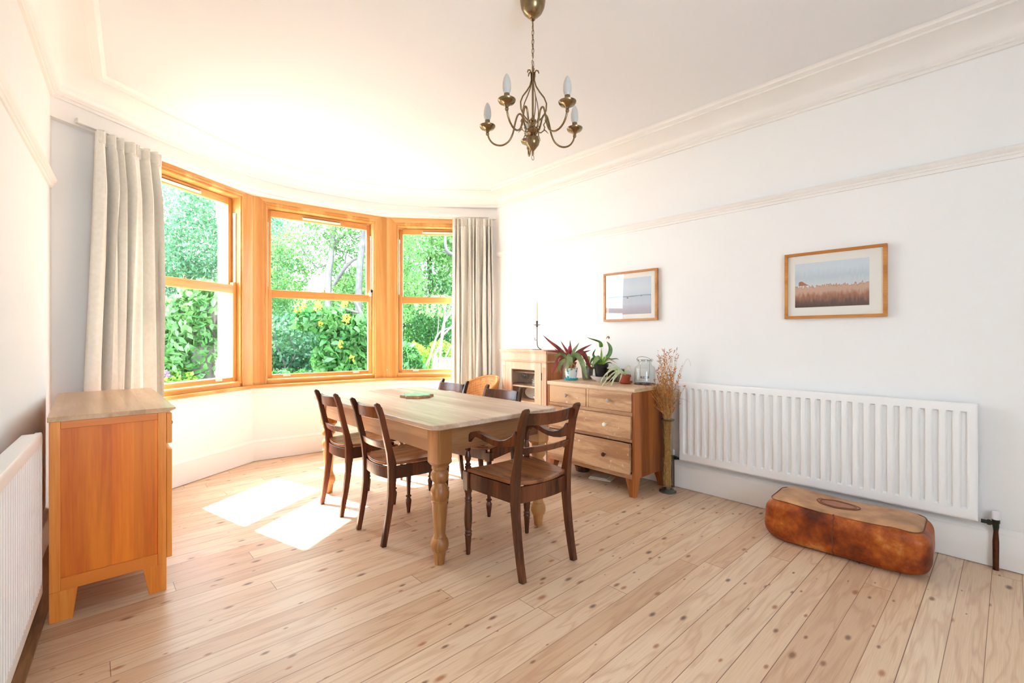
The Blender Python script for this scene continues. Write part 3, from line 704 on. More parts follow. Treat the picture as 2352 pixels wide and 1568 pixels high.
# ================================================================ CHEST OF DRAWERS
def chest():
    X0, X1, Y0, Y1 = 3.065, 3.545, 1.945, 2.845
    t = thing('chest_of_drawers', 'worn oak chest of drawers with small round knobs, potted plants on its top', 'chest of drawers', ((X0+X1)/2, (Y0+Y1)/2, 0))
    hx, hy = (X1-X0)/2, (Y1-Y0)/2
    def LEG(sx, sy):
        q = [(sx*hx, sy*hy), (sx*(hx-.085), sy*hy), (sx*(hx-.085), sy*(hy-.085)), (sx*hx, sy*(hy-.085))]
        p = [(sx*(hx-.004), sy*(hy-.004)), (sx*(hx-.048), sy*(hy-.004)), (sx*(hx-.048), sy*(hy-.048)), (sx*(hx-.004), sy*(hy-.048))]
        if sx*sy < 0: q.reverse(); p.reverse()
        ob('leg', MB().hexa([(x, y, 0) for x, y in p], [(x, y, .16) for x, y in q]), M_chests if sx*sy else M_chests, t, bevel=.002)
    for sx in (-1, 1):
        for sy in (-1, 1): LEG(sx, sy)
    for sy in (-1, 1):
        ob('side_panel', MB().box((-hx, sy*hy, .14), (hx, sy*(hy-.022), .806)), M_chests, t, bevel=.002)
    ob('back_panel', MB().box((hx-.01, -hy+.022, .14), (hx, hy-.022, .806)), M_chests, t)
    b = MB()
    for za, zb in ((.139, .178), (.418, .446), (.622, .650), (.798, .806)): b.box((-hx, -hy+.022, za), (-hx+.03, hy-.022, zb))
    b.box((-hx, -.012, .650), (-hx+.03, .012, .80))
    ob('front_frame', b, M_chestf, t, bevel=.0015)
    b = MB(); b.box((-hx-.004, -hy-.004, .806), (hx, hy+.004, .835)); ob('top', b, wood('worn_chest_top', lin('#B8906A'), lin('#D9BC9A'), 'Y', 8, .42, .07, wear=(lin('#E6D6C2'), .64)), t, bevel=.004)
    rows = [(-hy+.024, -.014, .652, .797, .0, 1), (.014, hy-.024, .652, .797, .0, 1), (-hy+.024, hy-.024, .448, .620, .016, 2), (-hy+.024, hy-.024, .180, .414, .030, 2)]
    for ya, yb, za, zb, pull, k in rows:
        d = ob('drawer', MB().box((-hx-.002-pull, ya+.002, za), (-hx+.020-pull, yb-.002, zb)).box((-hx+.020-pull, ya+.012, za+.01), (-hx+.36-pull, yb-.012, zb-.03)), M_chestf, t, bevel=.002)
        ys = [(ya+yb)/2] if k == 1 else [-.20, .20]
        for y in ys:
            ob('knob', MB().lathe([(.006, 0), (.007, .012), (.014, .018), (.017, .026), (.014, .034), (.004, .037)], (0, 0, 0), 16, Matrix.Translation((-hx-.002-pull, y, (za+zb)/2+.003)) @ Matrix.Rotation(-PI/2, 4, 'Y')), M_china if za > .44 and y < 0 and k == 2 else M_iron if za < .2 else M_white2, d)
M_white2 = plain('pale_worn_knob', lin('#B7A294'), .4, var=.1)
chest()

# ================================================================ GLAZED PINE CABINET
def pinecab():
    X0, X1, Y0, Y1 = 3.315, 3.558, 3.10, 3.755
    t = thing('glazed_cabinet', 'small pale pine cabinet with a glazed door in the corner by the window', 'cabinet', ((X0+X1)/2, (Y0+Y1)/2, 0))
    hx, hy = (X1-X0)/2, (Y1-Y0)/2
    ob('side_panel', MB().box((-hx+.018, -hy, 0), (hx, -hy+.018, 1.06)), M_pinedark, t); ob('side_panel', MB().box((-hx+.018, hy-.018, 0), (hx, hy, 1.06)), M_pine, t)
    ob('back_panel', MB().box((hx-.008, -hy+.018, .06), (hx, hy-.018, 1.05)), plain('cabinet_inside', lin('#C4BAB0'), .7), t)
    # top with stepped cornice
    b = MB()
    for e, za, zb in ((.022, 1.086, 1.10), (.016, 1.074, 1.086), (.008, 1.062, 1.074)): b.box((-hx-e, -hy-e, za), (hx, hy+e, zb))
    ob('cornice', b, M_pine, t, bevel=.003)
    ob('frieze', MB().box((-hx, -hy, .99), (-hx+.018, hy, 1.062)), M_pine, t); ob('plinth_board', MB().box((-hx, -hy, 0), (-hx+.018, hy, .10)), M_pine, t)
    b = MB(); b.box((-hx-.012, -hy-.012, .984), (hx, hy+.012, .992)); b.box((-hx-.006, -hy-.006, .974), (hx, hy+.006, .984)); ob('moulding', b, M_pine, t, bevel=.003); b = MB(); b.box((-hx-.012, -hy-.012, 0), (hx, hy+.012, .075)); b.box((-hx-.006, -hy-.006, .075), (hx, hy+.006, .09))
    ob('plinth', b, M_pine, t, bevel=.003)
    for s in (-1, 1):
        b = MB(); ya, yb = sorted((s*hy, s*(hy-.06))); b.box((-hx, ya, .09), (-hx+.018, yb, .975))
        for i in range(3): b.box((-hx-.003, ya+.011+i*.015, .13), (-hx+.002, ya+.019+i*.015, .93))
        ob('pilaster', b, M_pine, t, bevel=.0015)
    ya, yb = -hy+.065, hy-.065; ga, gb = ya+.09, yb-.09
    b = MB(); b.box((-hx-.002, ya, .10), (-hx+.018, ga, .972)); b.box((-hx-.002, gb, .10), (-hx+.018, yb, .972)); b.box((-hx-.002, ga, .895), (-hx+.018, gb, .972)); b.box((-hx-.002, ga, .10), (-hx+.018, gb, .17))
    d = ob('door', b, M_pine, t, bevel=.002)
    ob('pane', MB().box((-hx+.006, ga-.004, .166), (-hx+.009, gb+.004, .90)), M_pane, d, smooth=False)
    ob('hinge', MB().box((-hx-.004, ya-.009, .80), (-hx+.002, ya-.001, .875)), M_dark, d)
    for z in (.10, .553, .712, .845):
        dd = .05 if z > .8 else 0
        ob('shelf', MB().box((-hx+.022+dd*2.4, -hy+.018, z), (hx-.008, hy-.018, z+.014)), M_pine, t)
    return (X0+X1)/2, (Y0+Y1)/2
PCX, PCY = pinecab()
# crockery in the cabinet
def plate(loc, r, label, group):
    b = MB(); b.lathe([(r*.45, 0), (r*.55, .001), (r*.7, .006), (r, .014), (r, .017), (r*.68, .009), (r*.5, .005), (0, .004)], (0, 0, 0), 28)
    o = ob('plate', b, M_china, loc=loc); return tag(o, label, 'plate', group)
nst = 9; lab = ['lowest', 'second from the bottom', 'third from the bottom', 'fourth from the bottom', 'fifth from the bottom', 'fourth from the top', 'third from the top', 'second from the top', 'topmost']
for i in range(nst):
    plate((PCX+.01, PCY-.135, .727+i*.0125), [.094, .09, .094, .084, .094, .08, .078, .076, .072][i], 'white plate %s in the stack inside the glazed pine cabinet' % lab[i], 'plates stacked in the glazed cabinet')
def wineglass(loc, label, k=1):
    b = MB(); b.lathe([(.028, 0), (.028, .002), (.004, .006), (.0035, .05), (.012, .058), (.028, .075), (.032, .09), (.028, .112), (.027, .112), (.030, .09), (.026, .076), (.010, .060), (0, .057)], (0, 0, 0), 20)
    o = ob('wine_glass', b, M_glass, loc=loc); o.scale = (k, k, .98*k); return tag(o, label, 'glass', 'wine glasses in the glazed cabinet')
wineglass((PCX-.02, PCY+.05, .727), 'clear wine glass standing next to the plate stack in the glazed cabinet')
wineglass((PCX+.02, PCY+.125, .727), 'clear wine glass standing farther from the plate stack, towards the left of the glazed cabinet')
def bowl(loc, r, h, label, cat='bowl', mat=None):
    b = MB(); b.lathe([(r*.45, 0), (r*.48, .006), (r*.8, h*.45), (r, h), (r*.96, h), (r*.74, h*.45), (r*.4, .012), (0, .010)], (0, 0, 0), 28)
    return tag(ob('bowl', b, mat or M_china, loc=loc), label, cat)
bowl((PCX-.0, PCY-.13, .567), .075, .055, 'white bowl on the lower shelf of the glazed cabinet, below the plate stack')
b = MB(); b.lathe([(0, 0), (.09, .002), (.13, .010), (.13, .014), (.085, .006), (0, .004)], (0, 0, 0), 30)
o = ob('platter', b, M_china, loc=(PCX+.072, PCY+.02, .667)); o.rotation_euler = (0, math.radians(-72), 0); o.scale = (.52, 1, 1); o.location.z = .640
tag(o, 'white oval platter leaning at the back of the glazed cabinet, behind the bowl', 'platter')

# ================================================================ candlestick on the cabinet
t = thing('candlestick', 'tall thin rusty iron candlestick standing on the glazed pine cabinet', 'candlestick', (3.425, 3.33, 1.10), math.radians(-43))
b = MB(); b.lathe([(.0, 0), (.05, 0), (.05, .003), (.0, .004)], (-.0, 0, 0), 24); ob('base_plate', b, M_iron, t)
pp = [(.045, 0, .004), (.03, 0, .008), (.012, 0, .025), (.002, 0, .05), (0, 0, .09), (0, 0, .245)]
b = MB(); b.tube(pp, .004, 8); b.tube([(0, 0, .10), (-.024, 0, .10), (-.024, 0, .125)], .003, 6); ob('stem', b, M_iron, t)
b = MB(); b.lathe([(.008, .235), (.011, .24), (.006, .25), (.036, .256), (.038, .259), (.009, .262), (.010, .295), (.012, .298), (.0, .298)], (0, 0, 0), 20); ob('candle_cup', b, M_iron, t)
b = MB(); b.lathe([(.0085, .285), (.0075, .40), (.0055, .492), (.002, .50)], (0, 0, 0), 14); b.tube([(0, 0, .498), (-.002, 0, .508), (-.007, 0, .509)], .0012, 5)
o = ob('candle', b, M_candle, loc=(3.425, 3.33, 1.10)); tag(o, 'slim off-white taper candle held in the rusty iron candlestick', 'candle')

# ================================================================ WICKER CHAIR in the corner
def wickermat():
    m, nt, n, l, b = newmat('woven_wicker'); setp(b, .55)
    tc = N(n, 'ShaderNodeTexCoord'); ck = N(n, 'ShaderNodeTexBrick'); ck.inputs['Scale'].default_value = 22; ck.inputs['Mortar Size'].default_value = .035
    ck.inputs['Color1'].default_value = lin('#D99A52'); ck.inputs['Color2'].default_value = lin('#C07A38'); ck.inputs['Mortar'].default_value = lin('#E9C79A')
    ck.inputs['Brick Width'].default_value = .9; ck.inputs['Row Height'].default_value = .9; ck.offset = 0
    l.new(tc.outputs['UV'], ck.inputs['Vector']); l.new(ck.outputs['Color'], b.inputs['Base Color'])
    bp = N(n, 'ShaderNodeBump'); bp.inputs['Strength'].default_value = .6; bp.inputs['Distance'].default_value = .003; l.new(ck.outputs['Fac'], bp.inputs['Height']); l.new(bp.outputs['Normal'], b.inputs['Normal'])
    return m
t = thing('wicker_chair', 'orange woven wicker tub chair in the far corner behind the table', 'chair', (3.06, 3.90, 0), math.radians(178))
NA = 49
def rim(a): return .42+.36*(.5+.5*math.cos(a))**.8    # high at the back, low at the arms (a=0 is the back)
def shell(off):
    def P(i, j):
        a = lerp(-2.35, 2.35, i/(NA-1)); zt = rim(a*.86)+.02; z = lerp(.10, zt, j/14); k = .19+.06*(z/.8)+off
        return (-(k*1.0)*math.cos(a), k*1.05*math.sin(a), z)
    return P
def withuv(o, nu, nv, su, sv):
    me = o.data; uv = me.uv_layers.new(name='UVMap'); lp = me.loops
    for p in me.polygons:
        for li in p.loop_indices:
            vi = lp[li].vertex_index; uv.data[li].uv = (vi//nv/(nu-1)*su, vi % nv/(nv-1)*sv)
b = MB(); b.grid(shell(0), NA, 15); o = ob('woven_shell', b, wickermat(), t, solid=.014, smooth=False); withuv(o, NA, 15, 2.2, 1.0)
for p in o.data.polygons: p.use_smooth = True
b = MB(); P = shell(.0); b.tube([P(i, 14) for i in range(NA)], .013, 8); ob('rim', b, plain('wicker_rim', lin('#C88A48'), .5, var=.15, nscale=60), t)
b = MB(); b.lathe([(0, .34), (.20, .34), (.215, .355), (.215, .40), (.19, .425), (0, .43)], (.0, 0, 0), 32); ob('seat_cushion', b, M_curt, t)
for sx in (-.14, .14):
    for sy in (-.14, .14): ob('leg', MB().tube([(sx, sy, 0), (sx*.95, sy*.95, .35)], .016, 8), plain('wicker_leg%.2f%.2f' % (sx, sy), lin('#B67A3C'), .5), t)

# ================================================================ LEATHER POUF
def pouf():
    t = thing('leather_pouf', 'long worn tan leather pouf on the floor in front of the right radiator', 'pouf', (3.247, .66, 0), math.radians(2.0))
    m, nt, n, l, bs = newmat('worn_tan_leather'); setp(bs, .42, 0, .4)
    tc = N(n, 'ShaderNodeTexCoord'); a = N(n, 'ShaderNodeTexNoise'); a.inputs['Scale'].default_value = 4.5; a.inputs['Detail'].default_value = 11; a.inputs['Roughness'].default_value = .65; l.new(tc.outputs['Object'], a.inputs['Vector'])
    r = ramp(n, [(.34, lin('#4E1C08')), (.46, lin('#8A3A10')), (.56, lin('#B45C1E')), (.68, lin('#D8995C'))]); l.new(a.outputs['Fac'], r.inputs['Fac'])
    l.new(r.outputs[0], bs.inputs['Base Color']); c = N(n, 'ShaderNodeTexNoise'); c.inputs['Scale'].default_value = 60; l.new(tc.outputs['Object'], c.inputs['Vector'])
    bp = N(n, 'ShaderNodeBump'); bp.inputs['Strength'].default_value = .35; bp.inputs['Distance'].default_value = .003; l.new(c.outputs['Fac'], bp.inputs['Height']); l.new(bp.outputs[0], bs.inputs['Normal'])
    m2 = plain('faded_leather_top', lin('#B98A62'), .55, var=.32, nscale=9, bump=.8); m3 = plain('faded_medallion', lin('#9C6244'), .5, var=.18, nscale=14, bump=.3); md = plain('seam_leather', lin('#6E3A1E'), .6)
    HX, HY, HZ = .203, .385, .122
    def sp(v, p): return math.copysign(abs(v)**p, v)
    def surf(u, v, k=1.0):
        # superellipsoid; u around, v from bottom (-1) to top (1)
        a_ = u*2*PI; e = .38; x = sp(math.cos(a_), .30); y = sp(math.sin(a_), .20)
        ph = v*PI/2; cz = sp(math.cos(ph), .25); sz = sp(math.sin(ph), .55)
        return x*cz*HX*k, y*cz*HY*k, sz*HZ*k
    def crump(x, y, z):
        q = Vector((x*7, y*5, z*9)); d = noise.noise(q)*.013+noise.noise(q*3)*.005
        fo = -.006*math.exp(-((y-.02)/.012)**2) if abs(x) > .12 else 0
        return d+fo
    def P(i, j):
        u = i/96; v = lerp(-1, 1, j/40); x, y, z = surf(u, v)
        d = crump(x, y, z); nx, ny = x/HX*.6, y/HY*.6
        zz = z+HZ+.002
        if zz < .006: zz = .002+max(0, 0)
        sag = .018*math.exp(-((y)/.2)**2)*(z > 0)*(z/HZ)-.010*(y > .15)*(z > 0)*(z/HZ)
        return (x+nx*d, y+ny*d, max(.001, zz+(d*.7 if z > 0 else 0)-sag*.6))
    b = MB(); b.grid(P, 96, 41, cu=True); ob('cover', b, m, t, subsurf=1)
    def top(x, y, h): 
        rx, ry = abs(x)/HX, abs(y)/HY
        zz = HZ*2+.002-.016*(rx**4)-.018*(ry**8); sag = .018*math.exp(-(y/.2)**2)-.010*(y > .15)
        return zz-sag*.6+crump(x, y, HZ)*.7+h
    def PT(i, j):
        a_ = i/64*2*PI; k = j/12; x = sp(math.cos(a_), .34)*HX*.84*k; y = sp(math.sin(a_), .2)*HY*.92*k
        return (x, y, top(x, y, .0075 if j < 12 else -.004))
    b = MB(); b.grid(PT, 64, 13, cu=True); ob('top_panel', b, m2, t)
    b = MB(); b.tube([(sp(math.cos(a_), .34)*HX*.84, sp(math.sin(a_), .2)*HY*.92, top(sp(math.cos(a_), .34)*HX*.84, sp(math.sin(a_), .2)*HY*.92, .000)) for a_ in [i/72*2*PI for i in range(72)]], .0024, 6, closed=True)
    ob('seam', b, md, t)
    cy = .03
    def PM(i, j):
        a_ = i/40*2*PI; k = j/5; x = math.cos(a_)*.072*k; y = cy+math.sin(a_)*.105*k; return (x, y, top(x, y, .011))
    md_ = MB(); md_.grid(PM, 40, 6, cu=True); me_ = ob('medallion', md_, m3, t)
    for k in (1.0, .82):
        b = MB(); b.tube([(math.cos(a_)*.072*k, cy+math.sin(a_)*.105*k, top(math.cos(a_)*.072*k, cy+math.sin(a_)*.105*k, .0115)) for a_ in [i/48*2*PI for i in range(48)]], .0022, 6, closed=True); ob('stitching', b, md, me_)
    # side seam down the middle of the long face
    for s in (-1,):
        pts = []
        for j in range(6, 35):
            v = lerp(-1, 1, j/40); x, y, z = surf(.5+.004, v); pts.append((x-.0005+(-.6)*crump(x, y, z), .02+.003*math.sin(j), max(.004, z+HZ)))
        b = MB(); b.tube(pts, .0028, 6); ob('seam', b, md, t)
pouf()

# ================================================================ RADIATORS
def radiator(name, label, loc, rz, Ln, z0, z1, nf, pitch):
    """panel in the local xz plane, front towards -y"""
    t = thing(name, label, 'radiator', (loc[0], loc[1], 0), rz)
    m0 = (Ln-nf*pitch)/2; NP = 12
    xs = [0, .004, .01]+[m0+i*pitch/NP for i in range(nf*NP+1)]+[Ln-.01, Ln-.004, Ln]
    zf0, zf1 = z0+.055, z1-.045
    zs = [z0, z0+.004, z0+.012, zf0-.01, zf0, zf0+.008, zf0+.016, zf0+.026]+[lerp(zf0+.026, zf1-.026, i/6) for i in range(1, 6)]+[zf1-.026, zf1-.016, zf1-.008, zf1, zf1+.01, z1-.012, z1-.004, z1]
    def dep(x, z):
        d = 0
        if m0 <= x <= m0+nf*pitch+1e-6 and zf0 <= z <= zf1:
            f = ((x-m0)/pitch) % 1.0; c = abs(f-.5)*pitch; hw = pitch*.235
            e = min(z-zf0, zf1-z); r = hw
            if e < r: hw = math.sqrt(max(0, r*r-(r-e)**2))
            if hw > 0: d = .017*max(0, min(1, (hw-c)/(pitch*.10)+.35)) if c < hw+.002 else 0
        ed = min(x, Ln-x, z-z0, z1-z); return d+.005*max(0, 1-ed/.01)**2
    b = MB(); b.grid(lambda i, j: (xs[i], dep(xs[i], zs[j]), zs[j]), len(xs), len(zs))
    b.box((0.0, .0051, z0), (Ln, .022, z0+.004)); b.box((0, .0051, z1-.004), (Ln, .022, z1)); b.box((0, .0051, z0), (.004, .022, z1)); b.box((Ln-.004, .0051, z0), (Ln, .022, z1))
    ob('panel', b, M_rad, t)
    b = MB(); b.box((.01, .05, z0+.01), (Ln-.01, .064, z1-.01)); ob('back_panel', b, M_rad, t, bevel=.004)
    b = MB(); b.box((.002, .018, z1-.012), (Ln-.002, .062, z1-.004)); b.box((.002, .018, z0+.02), (.006, .062, z1-.005)); b.box((Ln-.006, .018, z0+.02), (Ln-.002, .062, z1-.005)); ob('casing', b, M_rad, t, bevel=.002)
    b = MB()
    for i in range(int(Ln/.05)): b.box((.02+i*.05, .022, z0+.012), (.03+i*.05, .05, z1-.03))
    ob('fin', b, M_rad, t)
    for x in (.18, Ln-.18): ob('bracket', MB().box((x-.02, .064, z0+.1), (x+.02, .085, z1-.1)), M_rad, t)
    return t
# right wall: front faces -x  -> local -y = world -x, local x = world +... (rotate -90)
radiator('radiator', 'long white panel radiator on the right wall below the two pictures', (3.494, 1.81), -PI/2, 1.69, .245, .872, 29, .0565)
radiator('radiator', 'white panel radiator on the left wall, cut off by the left edge of the photo', (-.218, 1.28), PI/2+math.radians(-3.2), 1.475, .152, .832, 38, .0375)

def valve(loc, label, fl=False, cap=M_white, px=.0, length=0, s=1):
    t = thing('radiator_valve', label, 'valve', loc)
    hz = .245
    b = MB(); b.lathe([(.011, 0), (.013, .012), (.013, .03), (.016, .034), (.016, .05), (.012, .052)], (0, 0, hz-.03), 12)
    b.tube([(0, 0, hz), (0, s*.055, hz)], .010, 10); b.tube([(0, s*.018, hz), (0, s*.032, hz)], .016, 6); ob('body', b, plain('verdigris_brass'+str(s), lin('#3C4038'), .4, metal=.7, var=.3, nscale=60), t)
    b = MB(); b.lathe([(.013, 0), (.016, .006), (.015, .04), (.009, .045)], (0, 0, hz+.02), 14); ob('cap', b, cap, t)
    b = MB(); b.tube([(0, 0, 0), (0, 0, .15), (.004, 0, .2), (0, 0, hz-.03)], [.012, .013, .010, .011], 10); ob('pipe', b, M_copper, t)
valve((3.532, .055, 0), 'tarnished radiator valve and copper pipe at the right end of the long radiator', s=1)
valve((3.532, 1.882, 0), 'radiator valve and pipe beside the tall glass vase, left of the long radiator', s=-1)

# ================================================================ PICTURES
def picmat(kind):
    m, nt, n, l, b = newmat('print_'+kind); setp(b, .6, 0, .3)
    tc = N(n, 'ShaderNodeTexCoord'); sp = N(n, 'ShaderNodeSeparateXYZ'); l.new(tc.outputs['Generated'], sp.inputs[0])
    no = N(n, 'ShaderNodeTexNoise'); mp = N(n, 'ShaderNodeMapping'); l.new(tc.outputs['Generated'], mp.inputs[0]); l.new(mp.outputs[0], no.inputs['Vector'])
    ad = N(n, 'ShaderNodeMath', operation='MULTIPLY_ADD'); l.new(no.outputs['Fac'], ad.inputs[0]); l.new(sp.outputs['Z'], ad.inputs[2])
    if kind == 'reeds':
        mp.inputs['Scale'].default_value = (1, 14, 2.5); no.inputs['Scale'].default_value = 2.2; no.inputs['Detail'].default_value = 6; ad.inputs[1].default_value = .30
        st = [(.10, lin('#4A3E3A')), (.26, lin('#6A5148')), (.40, lin('#A8755C')), (.50, lin('#C9A793')), (.60, lin('#D0A890')), (.615, lin('#A7745C')), (.632, lin('#D8DEE2')), (.82, lin('#C4D0DA')), (1.0, lin('#D4DEE6'))]
        ad2 = N(n, 'ShaderNodeMath', operation='MULTIPLY_ADD'); ad2.inputs[1].default_value = 0
        r = ramp(n, st); l.new(ad.outputs[0], r.inputs['Fac'])
    else:
        mp.inputs['Scale'].default_value = (1, 2, 7); no.inputs['Scale'].default_value = 1.5; ad.inputs[1].default_value = .05
        st = [(.0, lin('#A9A3AE')), (.16, lin('#B6B4C0')), (.3, lin('#C4CAD6')), (.50, lin('#C0CBD8')), (.522, lin('#6E7E90')), (.545, lin('#C6D2DE')), (.75, lin('#D2DBE4')), (1, lin('#C7D4E2'))]
        r = ramp(n, st); l.new(ad.outputs[0], r.inputs['Fac'])
    l.new(r.outputs[0], b.inputs['Base Color']); return m
def picture(label, y0, y1, z0, z1, mt, kind):
    X = XR; cy, cz = (y0+y1)/2, (z0+z1)/2
    t = thing('framed_picture', label, 'picture', (X, cy, cz))
    hy, hz = (y1-y0)/2, (z1-z0)/2; fw, dp = .019, .034
    b = MB()
    def side(p0, p1, q0, q1): b.hexa([(-dp, *p0), (-dp, *p1), (-dp, *q1), (-dp, *q0)], [(-.004, *p0), (-.004, *p1), (-.004, *q1), (-.004, *q0)])
    o = [(-hy, -hz), (hy, -hz), (hy, hz), (-hy, hz)]; i_ = [(-hy+fw, -hz+fw), (hy-fw, -hz+fw), (hy-fw, hz-fw), (-hy+fw, hz-fw)]
    for k in range(4): side(o[k], o[(k+1) % 4], i_[k], i_[(k+1) % 4])
    ob('frame', b, M_frame, t, bevel=.0015)
    ob('mount', MB().box((-.020, -hy+fw-.002, -hz+fw-.002), (-.014, hy-fw+.002, hz-fw+.002)), M_mat, t)
    a, c, d, e = mt
    pr = ob('print', MB().box((-.0215, -hy+a, -hz+c), (-.0195, hy-d, hz-e)), picmat(kind), t, smooth=False)
    ob('glazing', MB().box((-.028, -hy+fw-.002, -hz+fw-.002), (-.026, hy-fw+.002, hz-fw+.002)), M_picglass, t, smooth=False)
    return t, pr, (hy, hz)
p, pr, hh = picture('framed landscape print of brown reeds under a pale sky, right of the two pictures', .508, 1.064, 1.355, 1.798, (.088, .075, .062, .072), 'reeds')
b = MB(); b.lathe([(.0, -.016), (.02, -.012), (.028, 0), (.022, .012), (.010, .02), (0, .024)], (0, 0, 0), 12, Matrix.Translation((-.0218, hh[0]-.088, .0)) @ Matrix.Diagonal((.02, .9, .9, 1)))
ob('painted_tree', MB().prism([(.130, .0), (.194, .0), (.194, .022), (.184, .03), (.172, .028), (.158, .016), (.145, .006)], -.0224, -.0218, Matrix(((0, 0, 1, 0), (1, 0, 0, 0), (0, 1, 0, 0), (0, 0, 0, 1)))), plain('russet_ink', lin('#A86C50'), .7), pr)
p, pr, hh = picture('framed pale blue seascape print with a thin dark horizon, the left picture above the plants', 2.035, 2.585, 1.375, 1.818, (.062, .06, .05, .062), 'sea')
for y, z, s in ((.02, -.012, .010), (-.12, .0, .008), (.09, -.03, .005)):
    ob('painted_boat', MB().prism([(y-s, z-s), (y+s, z-s), (y+s*.6, z+s*.6), (y-s*.6, z+s*.6)], -.0224, -.0218, Matrix(((0, 0, 1, 0), (1, 0, 0, 0), (0, 1, 0, 0), (0, 0, 0, 1)))), plain('grey_ink%.2f' % y, lin('#7E8896'), .7), pr)

# ================================================================ CHANDELIER
def chandelier():
    cx, cy = 1.622, 1.606
    t = thing('chandelier', 'antique brass five-arm chandelier with candle bulbs hanging from the ceiling', 'chandelier', (cx, cy, 0))
    b = MB(); b.lathe([(.006, 2.795), (.012, 2.80), (.013, 2.810), (.030, 2.820), (.047, 2.838), (.058, 2.862), (.062, 2.885), (.064, 2.905), (.060, 2.92)], (0, 0, 0), 32); ob('ceiling_rose', b, M_brass, t)
    b = MB(); z = 2.79
    def link(zc, r, rot, hh=None):
        hh = hh or r; pts = [(r*math.cos(a), 0, zc+hh*math.sin(a)) for a in [i/14*2*PI for i in range(14)]]
        M = Matrix.Rotation(rot, 3, 'Z'); b.tube([M @ Vector(p) for p in pts], .0016, 6, closed=True)
    link(2.782, .015, .6)
    z = 2.758; i = 0
    while z > 2.605: link(z, .0065, i % 2*PI/2+.3, .0135); z -= .0225; i += 1
    link(2.583, .015, .4)
    b.tube([(0, 0, 2.80), (.002, .002, 2.70), (0, 0, 2.57)], .0014, 6)
    ob('chain', b, M_brass, t)
    b = MB(); b.tube([(0, 0, 2.568), (0, 0, 2.30)], .0055, 10); ob('stem', b, M_brass, t)
    # cage of flat strips with curled leaf tips
    for k in range(5):
        a = 2*PI*k/5+.35; pr_ = [(.030, 2.532), (.026, 2.545), (.016, 2.548), (.009, 2.535), (.008, 2.50), (.016, 2.47), (.034, 2.44), (.056, 2.41), (.068, 2.38), (.066, 2.345), (.050, 2.315), (.03, 2.298), (.022, 2.29)]
        b = MB(); b.tube([(r*math.cos(a), r*math.sin(a), zz) for r, zz in pr_], [.0016]+[.0024]*12, 6, flat=1.7)
        ob('cage_strip', b, M_brass, t)
    # hub
    b = MB(); b.lathe([(.003, 2.128), (.006, 2.135), (.006, 2.15), (.010, 2.155), (.018, 2.165), (.030, 2.18), (.035, 2.198), (.030, 2.215), (.018, 2.226), (.014, 2.232), (.026, 2.24), (.032, 2.252), (.026, 2.262), (.014, 2.268), (.012, 2.29), (.018, 2.295), (.018, 2.302), (.008, 2.308)], (0, 0, 0), 24, flute=.0)
    ob('hub', b, M_brass, t)
    b = MB(); b.tube([(.009*math.cos(a), 0, 2.118+.012*math.sin(a)) for a in [i/12*2*PI for i in range(12)]], .0014, 6, closed=True); ob('ring', b, M_brass, t)
    base = math.atan2(CS, SN)+.06       # one arm points straight away from the viewer
    for k in range(5):
        a = base+2*PI*k/5; ca, sa = math.cos(a), math.sin(a)
        ctrl = [(.022, 2.255), (.034, 2.262), (.043, 2.29), (.052, 2.325), (.064, 2.342), (.078, 2.335), (.090, 2.30), (.102, 2.25), (.120, 2.215), (.150, 2.197), (.182, 2.198), (.208, 2.212), (.226, 2.236), (.234, 2.262)]
        # smooth it
        P = [Vector((r*ca, r*sa, z)) for r, z in ctrl]; Q = []
        for i in range(len(P)-1):
            p0, p1, p2, p3 = P[max(i-1, 0)], P[i], P[i+1], P[min(i+2, len(P)-1)]
            for u in (0, .25, .5, .75): Q.append(.5*((2*p1)+(p2-p0)*u+(2*p0-5*p1+4*p2-p3)*u*u+(3*p1-p0-3*p2+p3)*u**3))
        Q.append(P[-1]); b = MB(); b.tube(Q, .0046, 10); arm = ob('arm', b, M_brass, t)
        x, y = .235*ca, .235*sa
        b = MB(); b.lathe([(.007, 2.255), (.009, 2.262), (.007, 2.268), (.011, 2.276), (.018, 2.283), (.034, 2.289), (.040, 2.297), (.041, 2.302), (.038, 2.302), (.030, 2.296), (.013, 2.296), (.013, 2.33), (.010, 2.331)], (x, y, 0), 24); ob('candle_cup', b, M_brass, arm)
        b = MB(); b.lathe([(.011, 2.328), (.0165, 2.34), (.0195, 2.355), (.019, 2.375), (.0145, 2.398), (.008, 2.413), (.002, 2.42)], (x, y, 0), 18); ob('bulb', b, M_bulb, arm)
        a2 = a+PI/5; c2, s2 = math.cos(a2), math.sin(a2)
        b = MB(); b.tube([(r*c2, r*s2, z) for r, z in ((.02, 2.245), (.04, 2.236), (.056, 2.246), (.06, 2.262), (.054, 2.274), (.064, 2.288), (.060, 2.30))], [.003]*6+[.001], 6)
        b.tube([(r*c2, r*s2, z) for r, z in ((.058, 2.25), (.07, 2.238), (.078, 2.228))], [.0026, .002, .0008], 6); ob('scroll', b, M_brass, t)
chandelier()

